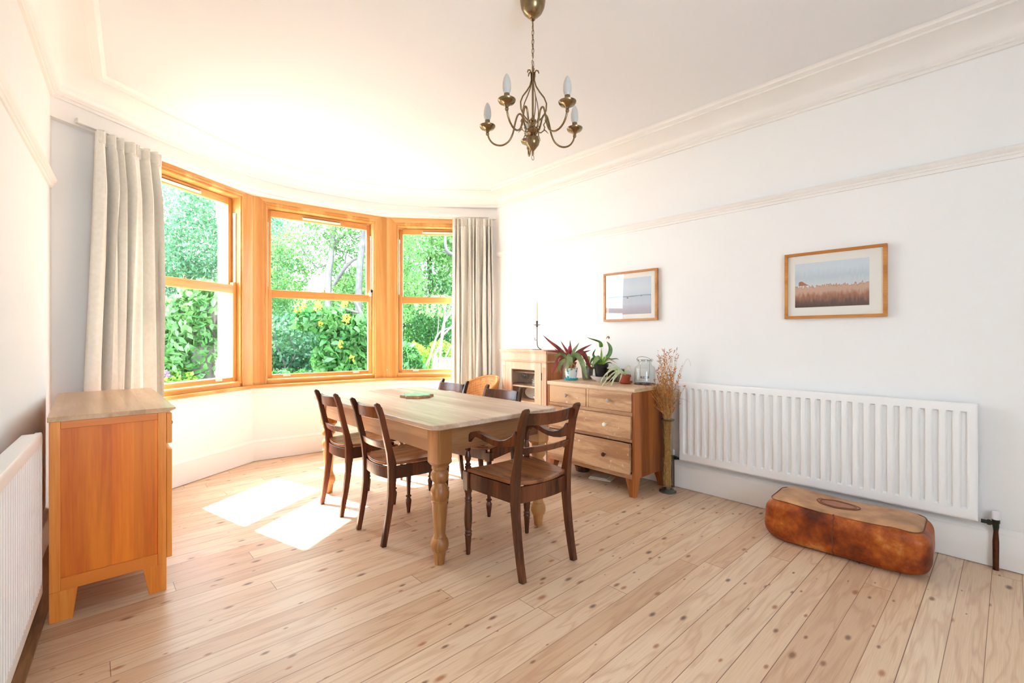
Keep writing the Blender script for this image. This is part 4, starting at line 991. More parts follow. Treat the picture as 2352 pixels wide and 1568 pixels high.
# ================================================================ THINGS ON THE CHEST
ZT = .835
RV = Vector((CS, -SN, 0)); FV = Vector((SN, CS, 0))     # handy plan directions for arranging stems
def P3d(r, u, f=0): return RV*r+FV*f+Vector((0, 0, u))
def curve_pts(pts, n=10):
    P = [Vector(p) for p in pts]; Q = []
    for i in range(len(P)-1):
        p0, p1, p2, p3 = P[max(i-1, 0)], P[i], P[i+1], P[min(i+2, len(P)-1)]
        for k in range(n//2): u = k/(n//2); Q.append(.5*((2*p1)+(p2-p0)*u+(2*p0-5*p1+4*p2-p3)*u*u+(3*p1-p0-3*p2+p3)*u**3))
    Q.append(P[-1]); return Q
def lw(n, w_, sharp=1.0, base=.15): return [w_*max(.03, (math.sin(PI*min(1, (i/(n-1))*(1-base)+base)**sharp))) for i in range(n)]
M_maroon = leafmat('maroon_leaf', lin('#5E2420'), lin('#A4423C'), .3, .35, 14)
M_striped = leafmat('striped_green_leaf', lin('#4E6B2C'), lin('#A9BF84'), .35, .35, 10)
M_deepg = leafmat('deep_green_leaf', lin('#24491C'), lin('#5C9238'), .3, .3, 12)
M_bright = leafmat('bright_green_leaf', lin('#7DB02C'), lin('#B5DA5C'), .5, .4, 20)
M_spider = leafmat('spider_leaf', lin('#C2D09E'), lin('#EAF0D4'), .4, .4, 20)
M_dry = leafmat('dry_leaf', lin('#A9825C'), lin('#D8B48C'), .3, .6, 20)
M_stem = plain('green_stem', lin('#6E8A3C'), .5)

# -- maroon and green plant in a blue and white pot on a teal saucer
def bluepot():
    m, nt, n, l, b = newmat('blue_floral_glaze'); setp(b, .2)
    tc = N(n, 'ShaderNodeTexCoord'); v = N(n, 'ShaderNodeTexVoronoi'); v.inputs['Scale'].default_value = 30; no = N(n, 'ShaderNodeTexNoise'); no.inputs['Scale'].default_value = 22
    l.new(tc.outputs['Object'], v.inputs['Vector']); l.new(tc.outputs['Object'], no.inputs['Vector'])
    mt = N(n, 'ShaderNodeMath', operation='MULTIPLY_ADD'); mt.inputs[1].default_value = .55; l.new(no.outputs['Fac'], mt.inputs[0]); l.new(v.outputs['Distance'], mt.inputs[2])
    r = ramp(n, [(.50, lin('#1C9CB0')), (.60, lin('#4FC0CE')), (.66, lin('#EAF2F2'))]); l.new(mt.outputs[0], r.inputs['Fac']); l.new(r.outputs[0], b.inputs['Base Color'])
    return m
t = thing('potted_plant', 'plant with long maroon and striped green leaves in a blue and white flowered pot', 'plant', (3.285, 2.755, ZT))
b = MB(); b.lathe([(.045, 0), (.062, .004), (.066, .018), (.060, .020), (.046, .012), (0, .010)], (0, 0, 0), 32); ob('saucer', b, M_teal, t)
b = MB(); b.lathe([(.043, .012), (.048, .03), (.060, .105), (.060, .112), (.055, .112), (.050, .10), (0, .10)], (0, 0, 0), 32); ob('pot', b, bluepot(), t)
b = MB(); b.lathe([(.035, .10), (.046, .150), (.050, .152), (.050, .166), (.044, .166), (.040, .155), (0, .155)], (0, 0, 0), 24); ip = ob('inner_pot', b, M_terra, t)
def lf(pts, wd, mat, sharp=.8, fold=.25, up=tuple(-FV*.9+Vector((0, 0, .5))), par=None):
    q = curve_pts([P3d(*p) for p in pts], 8); b = MB(); b.leaf(q, lw(len(q), wd, sharp), up, fold); return ob('leaf', b, mat, par or t)
maroon = [([(.0, .16), (-.05, .21, -.02), (-.12, .29, -.03), (-.20, .355, -.02), (-.262, .415, 0)], .016),
 ([(0, .16), (-.06, .235, 0), (-.15, .262, 0), (-.265, .268, .02)], .013), ([(0, .17), (-.03, .25, 0), (-.06, .30, .01), (-.095, .36, .02)], .011),
 ([(0, .17), (.0, .26, .02), (-.005, .32, .02), (-.008, .37, .02)], .009), ([(0, .17), (.05, .24, .01), (.12, .29, .02), (.20, .33, .03)], .014),
 ([(0, .17), (.04, .23, -.03), (.11, .255, -.04), (.175, .275, -.03)], .013), ([(0, .16), (-.06, .215, -.03), (-.12, .19, -.05), (-.165, .10, -.06), (-.18, .05, -.06)], .017),
 ([(0, .16), (.06, .225, 0), (.10, .25, 0), (.135, .20, -.01), (.165, .13, -.01), (.20, .095, -.01)], .021), ([(0, .17), (-.04, .23, .03), (-.10, .25, .04), (-.15, .29, .05)], .012),
 ([(0, .16), (.05, .20, .03), (.09, .19, .05), (.13, .12, .06)], .016)]
for p, wd in maroon: lf(p, wd*1.25, M_maroon)
green = [([(0, .17), (-.02, .225, -.04), (-.035, .18, -.075), (-.045, .12, -.09), (-.05, .08, -.09)], .026), ([(0, .17), (.03, .23, -.04), (.07, .20, -.075), (.10, .12, -.09), (.125, .04, -.09), (.14, .02, -.09)], .030),
 ([(0, .17), (-.05, .215, -.03), (-.09, .17, -.06), (-.125, .10, -.07), (-.14, .075, -.07)], .018), ([(0, .17), (.02, .26, -.01), (.045, .30, -.01), (.075, .345, .0)], .017), ([(0, .17), (-.08, .235, -.04), (-.13, .235, -.06), (-.17, .21, -.07)], .016),
 ([(0, .16), (-.015, .21, -.05), (-.01, .16, -.09), (-.015, .10, -.105)], .022)]
for p, wd in green: lf(p, wd*.88, M_striped)
b = MB(); b.lathe([(.004, .24), (.016, .255), (.018, .275), (.010, .30), (.002, .315)], tuple(P3d(-.015, 0, .01)), 10); ob('flower_bract', b, plain('crimson_bract', lin('#A8283C'), .5), t)
for p in ([(-.01, .16, -.04), (-.05, .13, -.07), (-.075, .08, -.075), (-.06, .03, -.07), (-.02, .0+.02, -.07)], [(-.03, .16, -.03), (-.09, .15, -.05), (-.11, .09, -.06), (-.07, .05, -.07)], [(0, .16, -.05), (.03, .13, -.07), (.01, .11, -.075), (-.03, .09, -.075)], [(-.02, .16, -.03), (-.11, .20, -.05), (-.12, .14, -.06), (-.10, .10, -.06)]):
    lf(p, .006, M_dry, fold=.6)

# -- galvanised bucket plant
t = thing('potted_plant', 'small round-leaved light green plant in a galvanised metal bucket', 'plant', (3.455, 2.70, ZT))
b = MB(); b.lathe([(.045, 0), (.046, .004), (.047, .008), (.052, .06), (.053, .062), (.0525, .066), (.0575, .112), (.061, .114), (.061, .119), (.056, .119), (.054, .10), (0, .10)], (0, 0, 0), 32); ob('bucket', b, M_zinc, t)
rnd = random.Random(5)
for i in range(17):
    a = rnd.uniform(0, 2*PI); r = rnd.uniform(.01, .075); h_ = rnd.uniform(.13, .215)-.3*r
    c = Vector((r*math.cos(a), r*math.sin(a), h_)); c.x = min(c.x, .055); b = MB(); s_ = rnd.uniform(.012, .021); tl = Matrix.Rotation(rnd.uniform(.2, 1.1), 3, Vector((math.cos(a+1.6), math.sin(a+1.6), 0)))
    b.add([c]+[c+tl @ Vector((s_*math.cos(q), s_*math.sin(q), .004*math.cos(2*q))) for q in [k/10*2*PI for k in range(10)]], [(0, k+1, (k+1) % 10+1) for k in range(10)])
    b.tube([(0, 0, .10), (c.x*.4, c.y*.4, .10+(h_-.10)*.6), c], .0013, 4); ob('leaf', b, M_bright if i % 3 else M_striped, t)

# -- peace lily in a black plastic pot on a white dish
t = thing('potted_plant', 'tall broad-leaved green plant in a black plastic pot with a drooping dead flower', 'plant', (3.395, 2.50, ZT+.042))
b = MB(); b.lathe([(.048, 0), (.050, .003), (.060, .085), (.064, .086), (.068, .108), (.068, .112), (.063, .112), (.058, .095), (0, .095)], (0, 0, 0), 32); ob('pot', b, M_black, t)
ob('soil', MB().lathe([(.06, .094), (.03, .10), (0, .101)], (0, 0, 0), 20), M_soil, t)
def stem(pts, r=.0018, mat=None): ob('stem', MB().tube(curve_pts([P3d(*p) for p in pts], 6), r, 5), mat or M_stem, t)
stem([(0, .09), (0, .20), (0, .27)]); lf([(0, .262), (-.012, .30), (-.05, .318), (-.095, .335), (-.125, .352)], .024, M_deepg, fold=.35, up=(.2, .2, 1))
lf([(.0, .10), (.002, .16), (.004, .21), (0, .25)], .012, M_bright, up=tuple(-FV))
stem([(.02, .09), (.035, .14), (.05, .17)]); lf([(.045, .165), (.075, .20), (.085, .25), (.07, .29), (.05, .315)], .019, M_deepg, up=tuple(-FV))
lf([(-.01, .10), (-.05, .16), (-.07, .20), (-.05, .25, -.02)], .013, M_deepg, up=tuple(-FV)); lf([(-.01, .10), (-.05, .13, -.03), (-.08, .16, -.04), (-.11, .11, -.05)], .020, M_deepg); lf([(-.01, .10), (-.03, .17, -.04), (-.075, .13, -.07), (-.09, .09, -.07)], .022, M_striped)
lf([(.01, .10), (.06, .16), (.09, .155), (.14, .16), (.16, .15)], .007, M_deepg); lf([(.01, .10), (.06, .15, -.02), (.10, .14, -.03), (.14, .115, -.03)], .006, M_dry); lf([(.02, .10), (.05, .12, -.02), (.08, .125, -.02), (.10, .11, -.02)], .007, M_deepg)
lf([(0, .10), (.01, .13, -.04), (.03, .17, -.05), (.035, .20, -.05)], .010, M_bright); lf([(0, .10), (.03, .15, .02), (.035, .18, .03)], .012, M_striped)
for i in range(6): lf([(0, .095), (.012*(i-2.5), .125, -.02), (.02*(i-2.5), .15, -.03)], .006, M_bright)
stem([(.005, .09), (.012, .22), (.035, .33), (.055, .375), (.07, .37), (.068, .355)], .0014, M_candle); lf([(.068, .36), (.058, .352), (.045, .335)], .007, M_dry); lf([(.068, .36), (.072, .345), (.066, .335)], .006, plain('withered_flower', lin('#7A3A34'), .7))
bowl((3.395, 2.50, ZT+.0), .098, .045, 'white china dish under the black plastic plant pot', 'dish')

# -- dark brown planter behind the spider plant
b = MB(); b.box((-.045, -.085, 0), (.045, .085, .095)); b.box((-.05, -.09, .095), (.05, .09, .112)); o = ob('planter', b, M_brown, loc=(3.50, 2.405, ZT), bevel=.008)
o.location.x = 3.488; tag(o, 'dark brown glazed planter against the wall behind the spider plant', 'planter')

# -- spider plant in a small terracotta pot
t = thing('potted_plant', 'spider plant with trailing pale striped leaves in a small terracotta pot', 'plant', (3.365, 2.225, ZT))
b = MB(); b.lathe([(.040, 0), (.056, .012), (.058, .022), (.054, .022), (.040, .010), (0, .008)], (0, 0, 0), 28); ob('saucer', b, M_terra, t)
b = MB(); b.lathe([(.034, .010), (.042, .056), (.047, .058), (.049, .076), (.045, .076), (.041, .062), (0, .062)], (0, 0, 0), 28); ob('pot', b, M_terra, t)
rnd = random.Random(9)
sl_ = [[(0, .07), (-.06, .13, 0), (-.14, .115, -.01), (-.165, .04, -.02), (-.17, -.0+.01, -.02)], [(0, .07), (-.07, .11, -.04), (-.15, .08, -.12), (-.21, .03, -.17), (-.235, .0, -.19), (-.25, -.02, -.20)],
 [(0, .07), (-.06, .10, -.04), (-.12, .07, -.10), (-.18, .025, -.16), (-.21, .002, -.18)], [(0, .07), (-.05, .10, -.05), (-.11, .06, -.10), (-.15, .0+.01, -.15), (-.165, -.03, -.18), (-.17, -.05, -.185)],
 [(0, .07), (-.09, .15, .0), (-.11, .17, .0), (-.04, .13, 0)], [(0, .07), (-.03, .10, -.03), (-.055, .05, -.06), (-.075, .005, -.08)], [(0, .07), (.0, .12, 0), (.03, .10, -.02), (.045, .06, -.03)],
 [(0, .07), (.02, .13, .02), (.04, .15, .02), (.055, .09, .0)], [(0, .07), (-.05, .13, .03), (-.09, .13, .04), (-.14, .09, .03)], [(0, .07), (-.08, .125, -.02), (-.16, .10, -.06), (-.215, .05, -.10), (-.24, -.0+.01, -.14), (-.255, -.04, -.19)],
 [(0, .07), (-.04, .115, 0), (-.08, .10, -.03), (-.115, .05, -.05), (-.12, .01, -.06)], [(0, .07), (-.10, .12, .02), (-.15, .13, .02), (-.10, .155, .02)]]
for p in sl_: lf(p, rnd.uniform(.0055, .0078), M_spider, fold=.5, sharp=.7)

# -- glass storm lantern
t = thing('glass_lantern', 'clear glass storm lantern with a wire handle on the chest of drawers', 'lantern', (3.44, 2.085, ZT))
R_ = .086
b = MB(); b.lathe([(R_-.006, 0), (R_, .006), (R_, .128), (R_-.006, .145), (.062, .158), (.055, .166), (.055, .188), (.058, .192), (.055, .195), (.052, .192), (.052, .166), (.060, .155), (R_-.009, .142), (R_-.003, .126), (R_-.003, .009), (R_-.008, .004), (0, .004)], (0, 0, 0), 40); ob('jar', b, M_glass, t)
b = MB(); b.lathe([(.055, .196), (.058, .198), (.058, .204), (.050, .204), (.050, .198)], (0, 0, 0), 28); ob('rim_band', b, M_chrome, t)
b = MB()
for s_ in (-1, 1): b.tube([P3d(s_*.040, .20), P3d(s_*.038, .10), P3d(s_*.034, .062)], .0016, 6)
b.lathe([(.034, .05), (.036, .052), (.036, .066), (.034, .066), (.033, .054), (0, .053)], (0, 0, 0), 24); ob('candle_holder', b, M_chrome, t)
b = MB(); hp = [P3d(.058, .20)]+[P3d(.058*math.cos(a)-.045*math.sin(a), .20+.035*math.sin(a), .065*math.sin(a)*-1) for a in [i/14*PI for i in range(1, 14)]]+[P3d(-.058, .20)]
b.tube(curve_pts([(tuple(p)) for p in hp], 4), .0022, 6)
for s_ in (-1, 1): b.tube([P3d(s_*.060+.010*math.cos(a), .202+.010*math.sin(a)) for a in [i/10*2*PI for i in range(10)]], .0018, 5, closed=True)
ob('handle', b, M_chrome, t)
b = MB(); b.lathe([(R_+.001, 0), (R_+.003, .003), (R_+.001, .007), (R_-.001, .004)], (0, 0, 0), 40); ob('base_ring', b, M_iron, t)
o = ob('tealight', MB().lathe([(0, 0), (.019, 0), (.019, .012), (.016, .012), (.016, .008), (0, .009)], (0, 0, 0), 20), M_chrome, loc=tuple(Vector((3.44, 2.085, ZT+.054)))); tag(o, 'small metal tealight sitting in the holder of the glass lantern', 'candle')
# things under the chest
b = MB(); b.box((-.07, -.10, 0), (.07, .10, .012)); b.box((-.065, -.07, .012), (.06, .09, .022)); o = ob('paper_bundle', b, M_candle, loc=(3.30, 2.42, .001), rot=(0, 0, .3), bevel=.003); tag(o, 'flat whitish folded paper lying on the floor under the chest of drawers', 'paper')
b = MB(); b.lathe([(.06, 0), (.075, .05), (.078, .052), (.072, .052), (.058, .006), (0, .006)], (0, 0, 0), 24); o = ob('basket', b, wood('dark_basket', lin('#4A3222'), lin('#7A563A'), 'Z', 30, .6), loc=(3.36, 2.68, 0)); tag(o, 'low dark brown basket on the floor under the left side of the chest of drawers', 'basket')

# ================================================================ TALL GLASS VASE with dried grasses
t = thing('floor_vase', 'tall narrow smoky glass cylinder vase on the floor beside the chest of drawers', 'vase', (3.395, 1.853, 0))
b = MB(); b.lathe([(.060, 0), (.066, .004), (.064, .014), (.050, .024), (.043, .040), (.042, .06), (.042, .56), (.049, .572), (.050, .578), (.046, .576), (.038, .56), (.038, .06), (0, .05)], (0, 0, 0), 36); ob('glass_body', b, M_smoke, t)
b = MB(); b.lathe([(.061, .001), (.067, .004), (.065, .014), (.052, .022), (.0, .022)], (0, 0, 0), 36); ob('foot', b, plain('dark_glass_foot', lin('#3E4238'), .15), t)
b = MB(); b.lathe([(.0425, .566), (.050, .571), (.051, .579), (.045, .579)], (0, 0, 0), 36); ob('lip', b, plain('dark_glass_lip', lin('#3E4238'), .15), t)
rnd = random.Random(21); b = MB(); bh = MB()
M_grass = plain('dried_grass', lin('#D6A468'), .7, var=.3, nscale=50); M_seed = plain('dried_seed_head', lin('#B9743A'), .8, var=.3, nscale=60)
for i in range(120):
    a = rnd.uniform(0, 2*PI); r0 = rnd.uniform(0, .030); a2 = rnd.uniform(0, 2*PI); r1 = rnd.uniform(.0, .033)
    top = rnd.choice([rnd.uniform(.66, .85), rnd.uniform(.68, .95), rnd.uniform(.8, 1.15)]); sp2 = rnd.uniform(.01, .11)*(.75 if top > .95 else 1)
    lean = P3d(rnd.gauss(-.012, .05), 0, rnd.uniform(-.04, .03))*(1 if top < .95 else .7)
    p0 = Vector((r0*math.cos(a), r0*math.sin(a), .055)); p1 = Vector((r1*math.cos(a2), r1*math.sin(a2), .56)); p2 = Vector((p1.x, p1.y, 0))*1.3+lean*.6+Vector((0, 0, .56+(top-.56)*.6)); p3 = Vector((p1.x, p1.y, 0))*1.6+lean*1.2+Vector((0, 0, top))
    if p3.x > .13: p3.x = .13
    q = curve_pts([p0, p1, p2, p3], 8); n_ = len(q); b.tube(q, [.0016]*(n_-3)+[.0012, .0008, .0004], 4)
    if rnd.random() < .9:
        for k in range(rnd.randint(9, 20)):
            f = rnd.uniform(.5, 1); idx = min(n_-2, int(f*(n_-1))); c = q[idx].lerp(q[idx+1], rnd.random()); d_ = Vector((rnd.gauss(0, 1), rnd.gauss(0, 1), rnd.uniform(.5, 2))).normalized()
            Ls = rnd.uniform(.012, .035); bh.leaf([c, c+d_*Ls*.5, c+d_*Ls+Vector((0, 0, -.002))], [.0010, .0026, .0004], tuple(-FV), .2)
for i in range(34):     # chopped stalks packed inside the glass
    a = rnd.uniform(0, 2*PI); r_ = .034*math.sqrt(rnd.random()); z = rnd.uniform(.06, .5); L_ = rnd.uniform(.04, .14); q = Vector((r_*math.cos(a), r_*math.sin(a), z)); d_ = Vector((rnd.gauss(0, .09), rnd.gauss(0, .09), 1)); e_ = q+d_*L_
    k = math.hypot(e_.x, e_.y); 
    if k > .035: e_.x *= .035/k; e_.y *= .035/k
    e_.z = min(e_.z, .57); b.tube([q, e_], .0018, 4)
gr = thing('dried_grasses', 'bunch of tawny dried grasses standing in the tall glass vase', 'dried grass', (3.395, 1.853, 0))
ob('stalks', b, M_grass, gr); ob('seed_heads', bh, M_seed, gr, smooth=False)
q = curve_pts([(0, 0, .56), P3d(.05, .72, 0), P3d(.10, .93, 0), P3d(.145, 1.045, 0), P3d(.17, 1.05, 0), P3d(.185, 1.0, 0)], 10); ob('long_stalk', MB().tube(q, .0009, 4), M_grass, gr)
q = curve_pts([(0, 0, .56), P3d(.04, .70, -.02), P3d(.09, .745, -.03), P3d(.165, .715, -.04)], 8); ob('blade', MB().leaf(q, lw(len(q), .008), (0, 0, 1), .3), M_seed, gr)
q = curve_pts([(0, 0, .56), P3d(-.03, .66, -.02), P3d(-.06, .67, -.03), P3d(-.10, .60, -.03)], 8); ob('blade', MB().leaf(q, lw(len(q), .004), (0, 0, 1), .3), M_seed, gr)

# ================================================================ TRIVET on the table
t = thing('trivet', 'star-shaped wooden trivet with a pale green tiled top lying on the dining table', 'trivet', (1.865, 3.10, .7705), .35)
def star(r0, r1, n_=8, a0_=0): return [((r0 if i % 2 == 0 else r1)*math.cos(a0_+PI*i/n_), (r0 if i % 2 == 0 else r1)*math.sin(a0_+PI*i/n_)) for i in range(2*n_)]
ob('base', MB().prism(star(.128, .100), 0, .018), wood('trivet_wood', lin('#9A6A40'), lin('#C0905E'), 'X', 12), t, bevel=.0015)
ob('tile', MB().prism(star(.120, .094), .018, .0215), plain('green_tile', lin('#A9CDB2'), .25, var=.25, nscale=28), t, bevel=.001)

# ================================================================ GARDEN
import numpy as np
GZ = -.45
M_bounce = plain('bounce_ground', lin('#94928A'), .9, var=.15, nscale=1.5)  # pale ground surface made up to bounce daylight onto the ceiling
b = MB(); b.box((-30, 4.9, GZ-.1), (60, 70, GZ)); g = struct('ground', b, M_bounce, smooth=False)
def leafcloud(blobs, n_, size, seed, surf=.55, flat=.0, zmin=GZ):
    """numpy leaf mesh: folded pointed leaves scattered through ellipsoid blobs"""
    r = np.random.default_rng(seed); vol = np.array([bb[3]*bb[4]*bb[5] for bb in blobs]); pk = r.choice(len(blobs), n_, p=vol**.75/(vol**.75).sum())
    B = np.array(blobs, dtype=float)[pk]; d = r.normal(size=(n_, 3)); d /= np.linalg.norm(d, axis=1)[:, None]
    rad = r.uniform(0, 1, n_)**(1/3); rad = np.where(r.random(n_) < surf, r.uniform(.82, 1.04, n_), rad)
    lump = 1+.16*np.sin(d[:, 0]*7+pk)*np.sin(d[:, 1]*6+2*pk)*np.cos(d[:, 2]*5)
    c = B[:, :3]+d*B[:, 3:6]*(rad*lump)[:, None]
    ax = r.normal(size=(n_, 3)); ax[:, 2] -= .5; ax /= np.linalg.norm(ax, axis=1)[:, None]
    nn = r.normal(size=(n_, 3)); nn[:, 2] += 1.0; sd_ = np.cross(ax, nn); sd_ /= np.linalg.norm(sd_, axis=1)[:, None]
    up = np.cross(sd_, ax); s_ = size*r.uniform(.6, 1.3, n_)[:, None]
    V = np.stack([c-ax*s_*.5, c+sd_*s_*.30-ax*s_*.08+up*s_*.06, c+sd_*s_*.2+ax*s_*.25+up*s_*.05, c+ax*s_*.58, c-sd_*s_*.2+ax*s_*.25+up*s_*.05, c-sd_*s_*.30-ax*s_*.08+up*s_*.06], 1)
    keep = c[:, 2] > zmin; V = V[keep]; m = len(V)
    idx = np.arange(m)[:, None]*6; F = np.concatenate([idx+np.array([0, 1, 2, 3]), idx+np.array([0, 3, 4, 5])], 0)
    return V.reshape(-1, 3), F
def foliage(name, VF, mat, parent=None, origin=(0, 0, 0)):
    V, F = VF; V = V-np.array(origin); me = bpy.data.meshes.new(name); nv, nf = len(V), len(F)
    me.vertices.add(nv); me.vertices.foreach_set('co', V.astype(np.float32).ravel()); me.loops.add(nf*4); me.polygons.add(nf)
    me.loops.foreach_set('vertex_index', F.astype(np.int32).ravel()); me.polygons.foreach_set('loop_start', (np.arange(nf)*4).astype(np.int32)); me.update(); me.validate(); me.materials.append(mat)
    o = bpy.data.objects.new(name, me); COL.objects.link(o)
    if parent: o.parent = parent
    else: o.location = origin
    return o
LG = [leafmat('birch_foliage', (0.061, 0.176, 0.047, 1), (0.135, 0.297, 0.068, 1), .5, .5, 1.2), leafmat('ivy_foliage', (0.041, 0.162, 0.047, 1), (0.135, 0.311, 0.081, 1), .45, .4, 2.5), leafmat('shrub_foliage', (0.020, 0.121, 0.030, 1), (0.081, 0.243, 0.054, 1), .4, .4, 2.5),
      leafmat('hedge_foliage', (0.135, 0.324, 0.027, 1), (0.324, 0.567, 0.047, 1), .5, .5, 2.5), leafmat('far_foliage', (0.068, 0.203, 0.068, 1), (0.203, 0.378, 0.095, 1), .5, .5, .9), leafmat('teal_foliage', (0.041, 0.149, 0.074, 1), (0.121, 0.270, 0.115, 1), .45, .5, 1.2)]
M_bark = plain('grey_bark', (.10, .09, .085, 1), .8, var=.3, nscale=9, bump=.6)
M_birch = plain('birch_bark', (.16, .15, .14, 1), .7, var=.35, nscale=7, bump=.5)
M_barkp = plain('pale_stem_bark', (.22, .18, .15, 1), .8, var=.25, nscale=14)
def garden(name, label, cat, px, d, parts, group=None):
    o = at(px, d, GZ); t = thing(name, label, cat, tuple(o), 0, group)
    for p in parts: p(t, o)
    return t
def crown(blobs, n_, size, mat, seed, surf=.55, nm='foliage'):
    """blobs relative: (across, away, z, ra, rb, rz)"""
    def f(t, o):
        bl = []
        for a_, w_, z, ra, rb, rz in blobs:
            c = o+RV*a_+FV*w_; bl.append((c.x, c.y, z, ra, rb, rz))
        foliage(nm, leafcloud(bl, n_, size, seed, surf), mat, t, tuple(o))
    return f
def limb(paths, mat, nm='trunk'):
    """paths: list of ([(across, away, z)], r0, r1)"""
    def f(t, o):
        for pts, r0, r1 in paths:
            q = curve_pts([tuple(RV*a_+FV*w_+Vector((0, 0, z-GZ))) for a_, w_, z in pts], 8); n_ = len(q)
            ob(nm, MB().tube(q, [lerp(r0, r1, i/(n_-1)) for i in range(n_)], 9), mat, t)
    return f
def zat(py, d): return 1.23-(py-CYP)*d/FPX
def acr(px, px0, d): return (px-px0)/FPX*d
# seen through the left window
garden('tree', 'leafy tree filling the view through the upper left window', 'tree', 430, 10.5, [crown([(0, 0, 2.6, 2.2, 1.6, 2.3), (-1.6, .4, 2.0, 1.6, 1.2, 1.8), (.9, .2, 3.4, 1.3, 1.2, 1.5), (.2, -.6, 1.6, 1.3, .9, 1.4)], 42000, .085, LG[5], 1), limb([([(0, 0, GZ), (.1, 0, 1), (0, 0, 3)], .16, .08)], M_bark)])
garden('ivy_covered_trunk', 'tree stump thickly covered in large-leaved ivy, seen low in the left window', 'tree', 462, 6.6, [crown([(0, 0, .75, .42, .38, 1.25), (.1, 0, 1.55, .46, .36, .5), (-.3, -.05, .9, .4, .3, .6), (-.45, .1, 1.45, .4, .35, .35)], 5200, .115, LG[1], 2, .8), limb([([(0, 0, GZ), (.05, 0, .6), (.12, 0, 1.7)], .22, .16)], M_bark)])
garden('flowering_shrub', 'low shrub with small purple flowers at the bottom of the left window', 'shrub', 392, 6.2, [crown([(0, 0, .35, .5, .4, .42), (.35, .1, .15, .4, .3, .4)], 3800, .07, LG[3], 3, .8), crown([(-.02, -.1, .66, .10, .12, .14)], 260, .04, leafmat('purple_petals', (.35, .12, .45, 1), (.5, .25, .6, 1), .5), 4, .8, 'flowers')])
garden('shrub', 'dark bushy shrub between the purple flowers and the tree in the left window', 'shrub', 385, 8.0, [crown([(0, 0, .75, .7, .6, .75)], 7000, .06, LG[2], 5, .8)])
# seen through the middle window
d = 9.5
A_ = lambda px, py, aw=0: (acr(px, 757, d), aw, zat(py, d))
garden('birch_tree', 'silver birch with a forked pale trunk beyond the middle window', 'tree', 757, d, [
    limb([([A_(752, 1000), A_(754, 663), A_(759, 600), A_(763, 560), A_(768, 500), A_(768, 430), A_(766, 330)], .075, .04)], M_birch),
    limb([([A_(762, 572), A_(782, 545), A_(800, 533), A_(812, 505), A_(822, 470)], .045, .02), ([A_(766, 655), A_(788, 622), A_(808, 600), A_(826, 591)], .04, .022), ([A_(755, 605), A_(732, 614), A_(720, 605), A_(704, 586), A_(690, 560)], .02, .01),
          ([A_(800, 533), A_(812, 548), A_(830, 540), A_(840, 520)], .02, .01), ([A_(792, 606), A_(796, 580), A_(805, 568), A_(818, 565)], .018, .008), ([A_(700, 585), A_(680, 545), A_(660, 520)], .01, .005)], M_bark, 'branch'),
    crown([(-.55, .3, 3.1, .75, .8, .55), (-1.0, 0, 2.5, .5, .7, .6), (.55, .2, 3.4, .7, .8, .5), (.1, -.2, 3.9, 1.0, 1.0, .45), (-.2, .5, 1.7, .8, .7, .35), (.55, .2, 2.2, .45, .6, .5), (.1, .6, 2.5, .4, .5, .4), (-1.25, .2, 1.6, .5, .5, .5)], 15500, .062, LG[0], 6, .35)])
garden('tree', 'slim grey-trunked tree at the right edge of the middle window', 'tree', 836, 9.0, [
    limb([([(-.10, 0, GZ), (-.10, 0, zat(665, 9)), (-.03, 0, zat(560, 9)), (.02, 0, zat(500, 9)), (.03, 0, zat(400, 9))], .07, .05)], M_bark),
    crown([(.5, .4, 3.2, .6, .7, .8), (.6, .3, 2.2, .5, .6, .7)], 5200, .065, LG[0], 7, .4)])
dl = 7.0
B_ = lambda px, py, aw=0: (acr(px, 770, dl), aw, zat(py, dl))
garden('laburnum_bush', 'big-leaved bush with hanging yellow blossom low in the middle window', 'shrub', 770, dl, [
    crown([(.10, 0, .95, .42, .38, .42), (.32, .1, .55, .40, .4, .55), (-.1, 0, 1.48, .5, .35, .20), (.42, 0, 1.25, .25, .3, .30), (.05, -.1, .55, .3, .3, .25), (.35, 0, .15, .5, .4, .5)], 6800, .125, LG[2], 8, .7),
    crown([(*B_(705, 712, -.3), .05, .05, .10), (*B_(718, 703, -.3), .04, .05, .07), (*B_(752, 706, -.35), .06, .05, .09), (*B_(808, 700, -.3), .05, .05, .06), (*B_(812, 735, -.3), .05, .05, .09), (*B_(762, 745, -.4), .03, .03, .05), (*B_(805, 790, -.4), .04, .04, .07), (*B_(827, 820, -.35), .04, .04, .05)], 330, .034, leafmat('yellow_blossom', (.55, .42, .02, 1), (.7, .58, .05, 1), .5), 9, .3, 'blossom'),
    limb([([B_(850, 760, .1), B_(830, 725, .05), B_(800, 712, 0), B_(775, 700, 0)], .03, .012), ([B_(835, 735, .0), B_(822, 705, 0), B_(812, 690, 0)], .03, .02), ([B_(790, 900, .2), B_(792, 800, .15), B_(780, 720, 0)], .03, .015)], M_bark, 'branch')])
garden('shrub', 'loose grey-green shrub behind the laburnum in the middle window', 'shrub', 668, 9.0, [crown([(0, 0, 1.15, .8, .6, .55), (.5, .2, .7, .6, .5, .5), (-.5, 0, .5, .6, .5, .5)], 7500, .075, LG[5], 10, .5), limb([([(.0, -.3, GZ), (.05, -.3, .6), (-.1, -.3, 1.0), (-.2, -.3, 1.5)], .03, .012), ([(.05, -.3, .6), (.22, -.3, .9), (.1, -.3, 1.3)], .02, .01)], M_bark, 'branch')])
